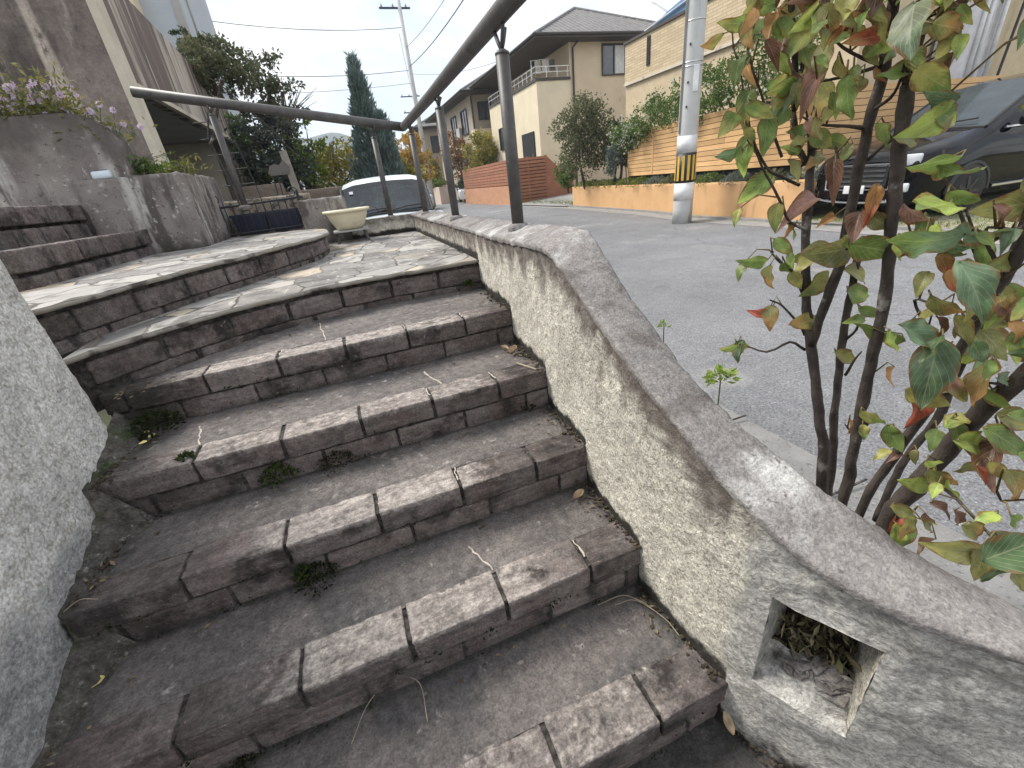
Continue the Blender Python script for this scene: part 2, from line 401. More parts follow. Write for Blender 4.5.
for k in range(5):
    z = RISE * k; y = YS[k]; yn = YS[k + 1] if k < 4 else 2.05
    xl, xr = -.83, wall_x(y) + .05
    w0, w1 = WEAR[k]
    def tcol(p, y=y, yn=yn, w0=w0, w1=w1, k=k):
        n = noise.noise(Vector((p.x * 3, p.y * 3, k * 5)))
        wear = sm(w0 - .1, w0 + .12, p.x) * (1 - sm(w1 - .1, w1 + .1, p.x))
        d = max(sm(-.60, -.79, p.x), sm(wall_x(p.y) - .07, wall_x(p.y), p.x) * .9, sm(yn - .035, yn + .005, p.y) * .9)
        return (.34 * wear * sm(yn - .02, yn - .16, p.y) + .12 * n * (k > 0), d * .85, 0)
    mb = MB()
    ya = y + .094
    yend = yn + .03 if k < 4 else None
    nu = 64
    def P(u, v, k=k, ya=ya, yn=yn, xl=xl, xr=xr, z=z):
        x = lerp(xl, xr, u)
        ye = yn + .03
        if k == 4: ye = 1.62 + .45 * sm(-.80, -.15, x)
        yy = lerp(ya, ye, v)
        return Vector((x, yy, z - .0015 + .0035 * nz((x, yy, 0), 9, k) + .0016 * nz((x, yy, 0), 40, k)))
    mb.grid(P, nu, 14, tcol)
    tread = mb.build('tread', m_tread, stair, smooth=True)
    # nosing bricks
    mb = MB(); x = JX[k] + .222 * 2
    j = 0
    def ncol(p, z=z, w0=w0, w1=w1, k=k, y=y):
        top = sm(z - .010, z - .002, p.z)
        wear = sm(w0 - .12, w0 + .10, p.x) * (1 - sm(w1 - .12, w1 + .1, p.x))
        amt = [.50, .66, .68, .58, .62][k]
        edge = sm(y + .012, y + .001, p.y) * sm(z - .03, z - .012, p.z)
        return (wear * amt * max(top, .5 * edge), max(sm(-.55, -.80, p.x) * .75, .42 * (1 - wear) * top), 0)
    while x > xl:
        a = x - .222 + .005; b = x - .005
        a2, b2 = max(a, xl), min(b, xr)
        if b2 - a2 > .02:
            dz = random.uniform(-.002, .002); dy = random.uniform(-.003, .003)
            tw = random.uniform(-.012, .012)
            ex = Vector((math.cos(tw), math.sin(tw), random.uniform(-.006, .006))).normalized(); ey = Vector((-math.sin(tw), math.cos(tw), 0))
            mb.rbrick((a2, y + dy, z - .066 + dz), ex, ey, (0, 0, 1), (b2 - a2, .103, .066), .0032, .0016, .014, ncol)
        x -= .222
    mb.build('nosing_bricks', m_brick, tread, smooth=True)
    mb = MB(); x = JX[k] + .222 * 2 + .10 + random.uniform(-.03, .03)
    while x > xl:
        a = max(x - .216, xl); b = min(x - .002, xr)
        if b - a > .02:
            mb.rbrick((a, y + .007 + random.uniform(-.003, .003), z - RISE - .01), (1, 0, 0), (0, 1, 0), (0, 0, 1), (b - a, .10, RISE - .066 - .009 + .01), .0035, .0020, .016,
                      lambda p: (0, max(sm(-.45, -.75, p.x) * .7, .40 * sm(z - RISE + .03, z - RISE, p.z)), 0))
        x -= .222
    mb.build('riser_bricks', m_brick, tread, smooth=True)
    mb = MB(); mb.box((xl, y + .011, z - RISE - .012), (xr, y + .125, z - .005)); mb.build('joint_mortar', m_joint, tread)
    if k in (1, 2, 3, 4):
        mb = MB()
        for cx_ in {1: [.13], 2: [], 3: [.17, -.55], 4: [-.17]}[k]:
            mb = MB(); pts = []; xx = cx_; yy = y + .10
            for q in range(9): pts.append((xx + random.uniform(-.004, .004), yy)); xx += -.004; yy += (yn - y - .14) / 11
            ribbon(mb, pts, .0022, z + .0008); mb.build('pale_mortar_line', m_crack, tread)
        for cx_ in {1: [.353], 2: [.12], 3: [.344, .12], 4: [.34, .118, -.32]}[k]:
            mb = MB(); ribbon(mb, [(cx_ + random.uniform(-.004, .004), y + .035 + q * .012) for q in range(6)], .0020, z + .0008); mb.build('pale_mortar_line', m_crack, tread)

# ---- curved flagstone steps
def resample(pts, step):
    pts = [Vector(p) for p in pts]; out = []
    # catmull-rom
    ext = [pts[0] * 2 - pts[1]] + pts + [pts[-1] * 2 - pts[-2]]
    fine = []
    for i in range(1, len(ext) - 2):
        p0, p1, p2, p3 = ext[i - 1:i + 3]
        for q in range(12):
            t = q / 12
            fine.append(.5 * ((2 * p1) + (p2 - p0) * t + (2 * p0 - 5 * p1 + 4 * p2 - p3) * t * t + (3 * p1 - p0 - 3 * p2 + p3) * t ** 3))
    fine.append(pts[-1])
    d = 0; out = [fine[0]]; last = fine[0]; acc = 0
    for a, b in zip(fine, fine[1:]):
        seg = (b - a).length; pos = 0
        while acc + seg - pos >= step:
            pos += step - acc; acc = 0; out.append(a.lerp(b, pos / seg))
        acc += seg - pos
    return out
def bricks_along(mb, path, z0, h, L, depth, setback, phase=0, colf=None):
    fine = resample(path, .01); n = len(fine); i = int(phase * 100)
    ln = int(L * 100)
    while i < n - 4:
        e = min(i + ln, n - 1)
        a, b = fine[i], fine[e]
        if (b - a).length > .03:
            tx = (b - a); l = tx.length; tx.normalize(); nn = Vector((-tx.y, tx.x))
            o = a + tx * .006 + nn * (setback + random.uniform(-.003, .003))
            mb.rbrick((o.x, o.y, z0), (tx.x, tx.y, 0), (nn.x, nn.y, 0), (0, 0, 1), (l - .013, depth, h), .006, .002, .022, colf)
        i += ln
def offset(path, d):
    fine = resample(path, .03); out = []
    for i, p in enumerate(fine):
        t = (fine[min(i + 1, len(fine) - 1)] - fine[max(i - 1, 0)]).normalized()
        out.append(p + Vector((-t.y, t.x)) * d)
    return out
LANDF = [(-.86, 1.51), (-.765, 1.63), (-.62, 1.75), (-.45, 1.86), (-.22, 1.955), (.05, 2.005), (.30, 2.0), (.60, 1.985)]
PLATF = [(-1.0, 1.49), (-.91, 1.65), (-.815, 1.86), (-.705, 2.05), (-.52, 2.37), (-.33, 2.68), (-.19, 2.95), (-.135, 3.25), (-.15, 3.6), (-.25, 3.95)]
def curved_step(name, path, z, back, gapz):
    """paving slab sheet + flag edge + brick riser"""
    fr = resample(path, .02)
    mb = MB(); n = len(fr) - 1
    edge = [p + Vector((noise.noise(Vector((i * .13, z * 9, 0))) * .012, noise.noise(Vector((i * .13, 5, z * 9))) * .012)) for i, p in enumerate(offset(path, -.016))]
    edge = [edge[min(int(i / n * (len(edge) - 1)), len(edge) - 2)].lerp(edge[min(int(i / n * (len(edge) - 1)) + 1, len(edge) - 1)], (i / n * (len(edge) - 1)) % 1) for i in range(n + 1)]
    edge = [Vector(e) for e in edge]
    def P(u, v):
        i = min(n, int(round(u * n))); b = back(u)
        p = edge[i].lerp(Vector(b), v)
        return Vector((p.x, p.y, z + .004 * nz((p.x, p.y, 0), 3) + .003 * nz((p.x, p.y, 1), 14)))
    ids = mb.grid(P, n, 40)
    step = mb.build(name, m_flag, stair, smooth=True)
    mb = MB()
    def PE(u, v):
        i = min(n, int(round(u * n))); e = edge[i]; t = fr[min(i + 1, n)] - fr[max(i - 1, 0)]; t.normalize(); nn = Vector((-t.y, t.x))
        r = [(.004, .0005), (-.002, -.003), (-.003, -.009), (.0, -.016), (.03, -.019)][int(round(v * 4))]
        w = .005 * nz((e.x, e.y, v), 26)
        return Vector((e.x + nn.x * (r[0] + w), e.y + nn.y * (r[0] + w), P(u, 0).z + r[1]))
    mb.grid(PE, n, 4); mb.build('flagstone_edge', m_flagedge, step, smooth=True)
    mb = MB()
    bricks_along(mb, path, z - .031 - .076, .074, .222, .09, 0, .05, lambda p: (0, sm(-.5, -.85, p.x) * .5, 0))
    bricks_along(mb, path, z - RISE - .02, .045, .222, .09, .006, .14, lambda p: (0, .35, 0))
    mb.build('riser_bricks', m_brick, step, smooth=True)
    mb = MB(); a = offset(path, .010); b = offset(path, .11)
    for i in range(len(a) - 1):
        for (p, q) in ((a[i], a[i + 1]),):
            mb.poly([(p.x, p.y, z - RISE - .05), (q.x, q.y, z - RISE - .05), (q.x, q.y, z - .01), (p.x, p.y, z - .01)])
    mb.build('joint_mortar', m_joint, step)
    return step
def backL(u):      # landing runs back from its front edge to the rear wall
    x = lerp(-.95, .62, u); return (lerp(x, .62, .0), 4.06)
curved_step('landing_paving', LANDF, 5 * RISE, backL, 0)
curved_step('platform_paving', PLATF, 6 * RISE, lambda u: (-1.22, lerp(1.40, 4.35, u)), 0)

# ---- side flight of bricks climbing to the left
side = thing('side_steps', 'two dark brick steps climbing left from the curved platform beside the concrete planters', 'steps', (-1.35, 2.9, .80))
for (xf, zt, zb, y0, y1, ph) in ((-1.18, .958, .80, 2.22, 3.56, .03), (-1.46, 1.135, .95, 1.6, 3.56, .11)):
    mb = MB(); mb.grid(lambda u, v: Vector((lerp(xf - .08, xf - .35, u), lerp(y0, y1, v), zt - .004 + .003 * nz((u, v, xf), 8))), 8, 30, lambda p: (0, .2, 0))
    st = mb.build('tread', m_tread, side, smooth=True)
    mb = MB(); y = y0
    while y < y1:
        e = min(y + .21, y1)
        if e - y > .03:
            mb.rbrick((xf + random.uniform(-.003, .003), y, zt - .086), (0, 1, 0), (-1, 0, 0), (0, 0, 1), (e - y - .006, .10, .086), .006, .003, .02, lambda p: (.33 * sm(zt - .02, zt, p.z), .12, 0))
        y += .222
    mb.build('nosing_bricks', m_brick, st, smooth=True)
    mb = MB(); y = y0 - ph
    while y < y1:
        a = max(y, y0); e = min(y + .21, y1)
        if e - a > .03:
            mb.rbrick((xf - .008, a, zb - .02), (0, 1, 0), (-1, 0, 0), (0, 0, 1), (e - a - .006, .10, zt - .102 - zb + .02), .008, .003, .02, lambda p: (0, .3, 0))
        y += .222
    mb.build('riser_bricks', m_brick, st, smooth=True)
    mb = MB(); mb.box((xf - .35, y0 + .008, zb - .03), (xf - .045, y1, zt - .012)); mb.build('joint_mortar', m_joint, st)

# ================================================================= right stucco wall
wall = thing('stucco_wall', 'cream rough stucco parapet wall beside the stairs, sloping down and flaring out around a square hole', 'wall', (.6, 1.5, -.3))
HY0, HY1, HZ0, HZ1 = .315, .183, .065, .308
# columns along the wall
cum = [0]
for a, b in zip(PATH, PATH[1:]): cum.append(cum[-1] + math.hypot(b[0] - a[0], b[1] - a[1]))
def atp(s):
    for i in range(len(PATH) - 1):
        if s <= cum[i + 1] or i == len(PATH) - 2:
            t = (s - cum[i]) / (cum[i + 1] - cum[i])
            p0 = PATH[max(i - 1, 0)]; p1 = PATH[i]; p2 = PATH[i + 1]; p3 = PATH[min(i + 2, len(PATH) - 1)]
            r = [lerp(p1[k], p2[k], t) for k in range(4)]
            d0 = Vector((p2[0] - p0[0], p2[1] - p0[1])).normalized(); d1 = Vector((p3[0] - p1[0], p3[1] - p1[1])).normalized()
            d = d0.lerp(d1, t).normalized()
            return r, Vector((-d.y, d.x))
def s_of_y(y):
    for i in range(len(PATH) - 1):
        if PATH[i][1] >= y >= PATH[i + 1][1]:
            return lerp(cum[i], cum[i + 1], (PATH[i][1] - y) / (PATH[i][1] - PATH[i + 1][1]))
cols = []; s = 0
while s < cum[-1]:
    cols.append(s); y = atp(s)[0][1]
    s += .05 if y > 2.2 else (.02 if y > 1.3 else .0095)
cols.append(cum[-1])
h0, h1 = s_of_y(HY0), s_of_y(HY1)
for h in (h0, h1):
    k = min(range(len(cols)), key=lambda i: abs(cols[i] - h)); cols[k] = h
def rows(zt):
    out = [lerp(-.30, HZ0, i / 26) for i in range(26)] + [lerp(HZ0, HZ1, i / 22) for i in range(22)]
    return out + [lerp(HZ1, zt, i / 40) for i in range(41)]
def zstair(y):
    z = -RISE
    for k in range(5):
        if y > YS[k]: z = RISE * k
    if y > 1.98: z = 5 * RISE
    return z
def wcol(p, zt):
    y = p.y; dt = zt - p.z; db = p.z - zstair(y)
    n1 = noise.noise(Vector((y * 14, 0, 3))); n2 = noise.noise(Vector((y * 4, 7, 0)))
    g = .92 * sm(.405, .33, y + .02 * noise.noise(Vector((y * 9, p.z * 9, 0))))
    g = max(g, .40 * sm(1.5, 2.6, y))
    streak = (1 - sm(.02, .09 + .20 * max(0, n1 + .5) + .08 * n2, dt)) * .72
    streak = max(streak, (.50 + .35 * n2) * math.exp(-((y - .82 - .03 * n1 - .02 * p.z) / .05) ** 2) * sm(.55, .03, dt + .1 * n1) , .45 * math.exp(-((y - 1.10) / .035) ** 2) * sm(.4, .05, dt))
    streak = max(streak, .75 * math.exp(-((y - .455) / .045) ** 2) * sm(.30 + .1 * n1, .02, dt))
    streak = max(streak, .5 * sm(1.4, 2.6, y) * (1 - sm(.05, .4, dt + .2 * n1)))
    if y < .40: streak = max(streak * .5, .45 * (1 - sm(.02, .16, dt)) * sm(.2, .4, y))
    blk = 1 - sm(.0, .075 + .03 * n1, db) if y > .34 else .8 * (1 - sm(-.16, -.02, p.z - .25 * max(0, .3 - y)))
    return (g, .95 * blk, streak)
mb = MB(); ids = []
inner = []
for s in cols:
    (x, y, zi, zo), nn = atp(s); col = []
    fl = sm(.45, .3, y)
    for z in rows(zi):
        q = Vector((x, y, z))
        am = (.0030 * nz(q, 55) + .0022 * nz(q, 110, 4)) * (1 - .55 * fl) + .006 * nz(q, 7, 2) + fl * (.005 * nz((q.x, q.y, q.z * 1.6), 20, 9))
        if abs(s - h0) < 1e-6 or abs(s - h1) < 1e-6 or abs(z - HZ0) < 1e-5 or abs(z - HZ1) < 1e-5: am *= .5
        p = Vector((x - nn.x * am, y - nn.y * am, z))
        col.append(mb.vert(p, wcol(Vector((x, y, z)), zi)))
    ids.append(col)
for i in range(len(cols) - 1):
    for j in range(len(ids[0]) - 1):
        if h0 - 1e-6 <= cols[i] and cols[i + 1] <= h1 + 1e-6 and 26 <= j < 48: continue
        mb.face((ids[i][j], ids[i + 1][j], ids[i + 1][j + 1], ids[i][j + 1]))
face = mb.build('wall_face', m_stucco, wall, smooth=True, fix=False)
# cap and outer face
mb = MB(); TH = .13
def capP(u, v):
    s = u * cum[-1]; (x, y, zi, zo), nn = atp(s)
    w = [(-.007, -.016), (-.009, -.005), (-.007, .0), (.002, .002), (.03, .004), (.06, .005), (.09, .004), (.118, .002), (.127, -.003), (.130, -.012), (.130, -.05)][int(round(v * 10))]
    z = lerp(zi, zo, min(1, max(0, w[0] / TH))) + w[1]
    q = Vector((x + nn.x * w[0], y + nn.y * w[0], z))
    a = .0035 * nz(q, 45) + .003 * nz(q, 12) + .002 * nz(q, 110)
    return q + Vector((nn.x * a * .5, nn.y * a * .5, a))
mb.grid(capP, 520, 10)
mb.build('wall_cap', m_cap, wall, smooth=True)
mb = MB()
def outP(u, v):
    (x, y, zi, zo), nn = atp(u * cum[-1]); z = lerp(zo - .03, -.42, v)
    a = .006 * nz((x, y, z), 12)
    return Vector((x + nn.x * (TH - .002 + a), y + nn.y * (TH - .002 + a), z))
mb.grid(outP, 160, 20, lambda p: (.6, .3 * sm(0, -.3, p.z), .2)); mb.build('outer_face', m_stucco, wall, smooth=True)
# recess in the flared end
mb = MB()
def hp(u, dd, z):
    (x, y, zi, zo), nn = atp(lerp(h0, h1, u)); return Vector((x + nn.x * dd, y + nn.y * dd, z))
def rc(p): return (1, 0, 0)
def jit(p, a=.003): return p + Vector((a * nz(p, 30), a * nz(p, 30, 5), a * nz(p, 30, 9)))
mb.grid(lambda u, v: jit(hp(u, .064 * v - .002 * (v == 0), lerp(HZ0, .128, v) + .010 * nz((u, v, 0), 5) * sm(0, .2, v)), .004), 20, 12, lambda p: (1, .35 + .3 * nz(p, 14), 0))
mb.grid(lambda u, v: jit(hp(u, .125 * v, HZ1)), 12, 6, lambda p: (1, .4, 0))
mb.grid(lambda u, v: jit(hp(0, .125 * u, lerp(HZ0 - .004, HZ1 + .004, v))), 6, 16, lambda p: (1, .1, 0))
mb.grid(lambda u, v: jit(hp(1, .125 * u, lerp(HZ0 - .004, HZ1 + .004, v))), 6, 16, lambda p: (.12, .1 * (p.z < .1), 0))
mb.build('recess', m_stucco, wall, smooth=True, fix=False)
mb = MB()
mb.grid(lambda u, v: hp(u, lerp(.064, .124, v), .120 - .03 * v + .012 * nz((u * 3, v * 2, 0), 2)), 16, 10)
mb.grid(lambda u, v: hp(u, .124, lerp(.07, HZ1, v)), 8, 8)
mb.build('recess_soil', m_soil, wall, smooth=True)
# broken crust on the sill
mb = MB()
for (u0, u1, dd, hh) in ((.30, .58, .052, .010), (.5, .92, .056, .014), (.74, .97, .048, .012)):
    for i in range(9):
        u = lerp(u0, u1, random.random()); d2 = dd + random.uniform(-.012, .008); hh = random.uniform(.003, .006)
        p = hp(u, d2, lerp(HZ0, .128, d2 / .064) + .002)
        mb.rbrick(p - Vector((.012, .01, .004)), Vector((1, random.uniform(-.8, .8), .1)).normalized(), Vector((-random.uniform(-.8, .8), 1, 0)).normalized(), (0, 0, 1), (random.uniform(.018, .045), random.uniform(.012, .026), hh), .0012, .0035, .007)
mb.build('crumbled_mortar', m_cap, wall, smooth=True)

m_fillet = surf('packed corner dirt', (.062, .056, .049), (.10, .092, .08), 9, 1, ((60, .9, .008), (150, .8, .004)), (((.045, .06, .025), 8, .54, .66), ((.22, .21, .19), 40, .60, .70)), grain=((50, .5, 1.5), (150, .6, 1.4)))
# ---- plaster wall on the left
mb = MB()
def lw(u, v):
    # section around the rounded end: along the inner face then round the end
    L = [(-.79 + .024 * sm(1.40, .75, lerp(-1.2, 1.40, i / 90)), lerp(-1.2, 1.40, i / 90)) for i in range(91)] + [(-.79 - .06 * (1 - math.cos(a)), 1.40 + .06 * math.sin(a)) for a in [math.pi / 2 * i / 7 for i in range(1, 8)]] + [(-1.05, 1.46)]
    x, y = L[int(round(u * 98))]; z = lerp(-.25, 1.16, v)
    a = .0025 * nz((x, y, z), 6) + .002 * nz((x, y, z), 22) + .003 * nz((x, y, z), 55)
    x += .0 * sm(.09, 0, z - (y - .353) / .28 * RISE) * (y < 1.44)
    return Vector((x + a, y + a * .5, z))
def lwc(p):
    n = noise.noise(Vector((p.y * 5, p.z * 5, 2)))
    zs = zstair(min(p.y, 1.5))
    return (sm(.48, .16, p.z + .10 * n + .12 * (p.y - 1.0)) * .8, (1 - sm(-.06, .03 + .07 * n, p.z - zs)) * .9, .25 * sm(.35, .2, p.z))  # low grey lichened band also has a mild shadow painted into it
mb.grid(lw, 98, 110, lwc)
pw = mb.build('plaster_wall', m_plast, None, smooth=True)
tag(pw, 'rough white plaster wall at the left edge of the stairs, grey, lichened and shade-tinted low down', 'wall')
# packed dirt filling the corner between the treads and the plaster wall
mb = MB()
def fil(u, v):
    y = lerp(-.1, 1.50, u); xw = -.79 + .024 * sm(1.40, .75, y); zt_ = zstair(min(y, 1.526)); zl_ = min((y - .353) / .28 * RISE, 4 * RISE + .03)
    d = max(.0, min(1, (zl_ - zt_) / RISE + .08)); h = max(.012, (zl_ - zt_) * .62); w = (.018 + .075 * d) * (1 + .5 * nz((y, 1, 0), 9))
    a = .007 * nz((y, v, 2), 30)
    return Vector((xw - .006 + w * v + a, y, zt_ - .004 + h * (1 - v) ** 1.7 + a * (1 - v)))
mb.grid(fil, 200, 8)
o = mb.build('packed_dirt', m_fillet, None, smooth=True); o['kind'] = 'stuff'; o['label'] = 'dark packed dirt and moss in the corner along the plaster wall'
# thickness (back and top)
mb = MB(); mb.box((-1.06, -1.2, 1.155), (-.79, 1.40, 1.19)); mb.build('wall_cap', m_cap, pw)

# ---- rear wall of the landing and the taller block at its end
mb = MB()
mb.grid(lambda u, v: Vector((lerp(.05, .74, u), 4.03 - .006 * nz((u * 2, v, 0), 6), lerp(.55, .815, v))), 50, 20,
        lambda p: (.35, 1 - sm(.67, .75, p.z), .6 * sm(.70, .82, p.z + .04 * nz(p, 12))))
mb.grid(lambda u, v: Vector((lerp(.05, .74, u), lerp(4.03, 4.17, v), .815 + .004 * nz((u, v, 3), 9))), 30, 6, lambda p: (1, 0, .5))
mb.grid(lambda u, v: Vector((lerp(.05, .74, u), 4.17, lerp(-.3, .815, v))), 4, 4, lambda p: (1, 0, .5))
mb.grid(lambda u, v: Vector((.74, lerp(4.03, 4.17, u), lerp(-.3, .815, v))), 4, 4, lambda p: (1, 0, .5))
tag(mb.build('rear_wall', m_stucco, None, smooth=False), 'low mossy stucco wall closing the far end of the flagstone landing, in front of the van', 'wall')
def wobbly_block(a, b, n=(16, 10, 12), amp=.008):
    mb = MB(); mb.rbrick(a, (1, 0, 0), (0, 1, 0), (0, 0, 1), [b[i] - a[i] for i in range(3)], .02, amp, .04,
        lambda p: (.75, (1 - sm(a[2], a[2] + .22, p.z)) * .8, .5 * sm(b[2] - .18, b[2], p.z + .08 * noise.noise(Vector((p.x * 12, p.y * 12, 0))))))
    return mb
tag(wobbly_block((-.31, 4.05, .6), (.055, 4.4, 1.02)).build('end_block', m_grey, None, smooth=True), 'square grey concrete block behind the cream bowl, at the end of the low rear wall', 'wall block')
lp = wobbly_block((-1.45, 3.5, .75), (-.88, 4.42, 1.262)).build('concrete_planter', m_grey, None, smooth=True)
tag(lp, 'lower grey concrete planter with a blocky corner, beside the iron railing', 'planter')
mb = MB()
prof = [(-3.2, .9), (-3.2, 1.575), (-2.2, 1.585), (-1.6, 1.60), (-1.33, 1.605), (-1.24, 1.585), (-1.17, 1.53), (-1.135, 1.45), (-1.17, 1.0)]
def up(u, v):
    t = u * (len(prof) - 1); i = min(int(t), len(prof) - 2); f = t - i
    x = lerp(prof[i][0], prof[i + 1][0], f); z = lerp(prof[i][1], prof[i + 1][1], f)
    y = 3.535 + .22 * v; a = .010 * nz((x, y, z), 5)
    return Vector((x, y, z + a))
mb.grid(up, 80, 5, lambda p: (.8, 0, .4))
def uf(u, v):
    t = u * (len(prof) - 1); i = min(int(t), len(prof) - 2); f = t - i
    x = lerp(prof[i][0], prof[i + 1][0], f); z = lerp(prof[i][1], prof[i + 1][1], f)
    zz = lerp(.9, z, v); a = .012 * nz((x, 0, zz), 5) + .004 * nz((x, 0, zz), 25)
    return Vector((lerp(max(-3.2, min(x, -1.17)), x, v), 3.535 - a, zz))
mb.grid(uf, 120, 40, lambda p: (.7, (1 - sm(.95, 1.25, p.z)) * .55, .75 * sm(1.15, 1.6, p.z + .22 * noise.noise(Vector((p.x * 7, 1, 0))))))
tag(mb.build('concrete_planter', m_grey, None, smooth=True), 'upper dark stained concrete planter with rounded end under the lilac flowers', 'planter')

# ================================================================= handrail
hr = thing('handrail', 'dark bronze tube handrail on posts along the stucco wall, turning left at the landing corner', 'handrail', (.61, 1.55, .84))
RR = .029
RAIL_PTS = [(.60, .72, 1.458), (.60, 1.5, 1.453), (.610, 2.6, 1.446), (.618, 3.84, 1.446)]
mb = MB(); mb.tube(RAIL_PTS, RR, 18); mb.build('rail', m_rail, hr, smooth=True)
mb = MB(); mb.tube([(.618, 3.84, 1.446), (.30, 3.855, 1.505), (-.40, 3.885, 1.637), (-1.06, 3.91, 1.762)], [RR * 1.08] * 4, 18); mb.build('return_rail', m_rail, hr, smooth=True)
for (x, y, zb, zt) in ((.605, 1.552, .835, 1.453), (.616, 2.56, .83, 1.446), (.625, 3.58, .825, 1.444), (.40, 4.06, .81, 1.49), (-.655, 3.895, 1.02, 1.685)):
    rx, ry = x - .004, y
    if y > 4: ry = 3.85
    top = zt - (.095 if y < 2 else .08)
    mb = MB(); mb.tube([(x, y, zb - .03), (x, y, top)], .0222, 14); po = mb.build('post', m_rail, hr, smooth=True)
    mb = MB(); mb.lathe((x, y, top - .002), [(.0232, 0), (.0232, .006), (.012, .014)], 14)
    for dx, dy in ((0, .040), (0, -.040), (.022, 0)):
        mb.tube([(x, y, top + .01), (lerp(x, rx, .5) + dx * .45, lerp(y, ry, .5) + dy * .45, top + .032), (rx + dx, ry + dy, zt - .028)], .0065, 8)
    mb.build('bracket', m_rail, po, smooth=True)
    mb = MB(); mb.lathe((x, y, zb - .02), [(.040, 0), (.038, .026), (.030, .032), (.023, .034)], 16); mb.build('base_collar', m_cap, po, smooth=True)
# ================================================================= things on and around the landing
m_bowl = surf('cream stoneware', (.72, .66, .48), (.66, .59, .42), 8, .45, ((30, .15, .003),), (((.42, .36, .25), 5, .6, .75),), spec=.4)
b0 = Vector((.045, 3.86, .80))
# pot stand
st = thing('pot_stand', 'small grey metal pot stand on the flagstones under the cream bowl', 'plant stand', (b0.x, b0.y, .675))
mb = MB(); mb.obox((b0.x, b0.y, .765), (1, 0, 0), (0, 1, 0), (0, 0, 1), (.27, .24, .012)); mb.build('top_plate', m_lgrey, st)
for sx in (-1, 1):
    for sy in (-1, 1):
        mb = MB(); mb.tube([(b0.x + sx * .10, b0.y + sy * .09, .765), (b0.x + sx * .115, b0.y + sy * .10, .672)], .012, 8); mb.build('leg', m_rail, st)
mb = MB()
P_ = [(.085, 0), (.10, .004), (.125, .03), (.15, .075), (.165, .115), (.168, .128), (.192, .132), (.195, .142), (.190, .150), (.172, .150), (.160, .140), (.150, .10), (.12, .04), (.02, .03)]
mb.lathe((b0.x, b0.y, .771), [(r * .94, z) for r, z in P_], 40)
tag(mb.build('plant_bowl', m_bowl, None, smooth=True), 'wide cream bowl planter standing on a small stand at the far landing end', 'bowl')

# iron railing panel with scrolls
g = thing('iron_railing', 'low black wrought iron railing panel with scroll ends guarding the navy planter boxes', 'railing', (-.57, 4.2, .81))
y = 4.18
mb = MB(); mb.tube([(-.89, y, 1.035), (-.26, y, 1.05)], .009, 8); mb.tube([(-.87, y, .83), (-.27, y, .835)], .007, 8); mb.build('horizontal_rail', m_iron, g)
for i in range(11):
    x = -.85 + i * .056
    mb = MB(); mb.tube([(x, y, .815), (x, y, 1.06)], .0045, 6); mb.build('bar', m_iron, g)
for x, sg in ((-.90, -1), (-.33, 1)):
    mb = MB(); mb.tube([(x + sg * .045 * (1 - q / 26) * math.cos(q * .42), y - .01, 1.09 + .045 * (1 - q / 26) * math.sin(q * .42)) for q in range(22)], .004, 6); mb.build('scroll', m_iron, g)
mb = MB(); mb.tube([(-.30, y, .81), (-.295, y, 1.10)], .011, 8); mb.build('end_post', m_iron, g)
mb = MB(); mb.tube([(-.88, y, .81), (-.885, y, 1.06)], .011, 8); mb.build('end_post', m_iron, g)
m_navy = plain('navy plastic', (.012, .016, .045), .45)
for (xa, xb, lab) in ((-.84, -.585, 'navy plastic planter box behind the iron railing, nearer the concrete planter'), (-.575, -.32, 'navy plastic planter box behind the iron railing, nearer the grey end block')):
    p = thing('planter_box', lab, 'planter box', ((xa + xb) / 2, 4.31, .81), group='navy planter boxes behind the railing')
    mb = MB(); z0, z1 = .81, .965
    a = [(xa + .02, 4.24, z0), (xb - .02, 4.24, z0), (xb - .02, 4.38, z0), (xa + .02, 4.38, z0)]; b = [(xa, 4.22, z1), (xb, 4.22, z1), (xb, 4.40, z1), (xa, 4.40, z1)]
    ia = [mb.vert(q) for q in a]; ib = [mb.vert(q) for q in b]; mb.face(ia[::-1])
    for k in range(4): mb.face((ia[k], ia[(k + 1) % 4], ib[(k + 1) % 4], ib[k]))
    mb.build('box', m_navy, p)
    mb = MB()
    for (u0, v0, u1, v1) in ((xa - .008, 4.212, xb + .008, 4.232), (xa - .008, 4.388, xb + .008, 4.408), (xa - .008, 4.232, xa + .012, 4.388), (xb - .012, 4.232, xb + .008, 4.388)): mb.box((u0, v0, z1 - .012), (u1, v1, z1 + .006))
    mb.build('rim', m_navy, p)
    mb = MB(); mb.box((xa + .012, 4.232, z1 - .03), (xb - .012, 4.388, z1 - .02)); mb.build('soil', m_soil, p)
mb = MB()
mb.rbrick((-.95, 4.55, .4), (1, 0, 0), (0, 1, 0), (0, 0, 1), (.72, .25, .68), .015, .006, .04)
tag(mb.build('stone_ledge', surf('tan rubble ledge', (.34, .28, .21), (.26, .22, .18), 9, .95, ((25, .9, .02),), (((.10, .09, .08), 13, .5, .62),)), None, smooth=True), 'tan rubble stone ledge behind the iron railing', 'ledge')

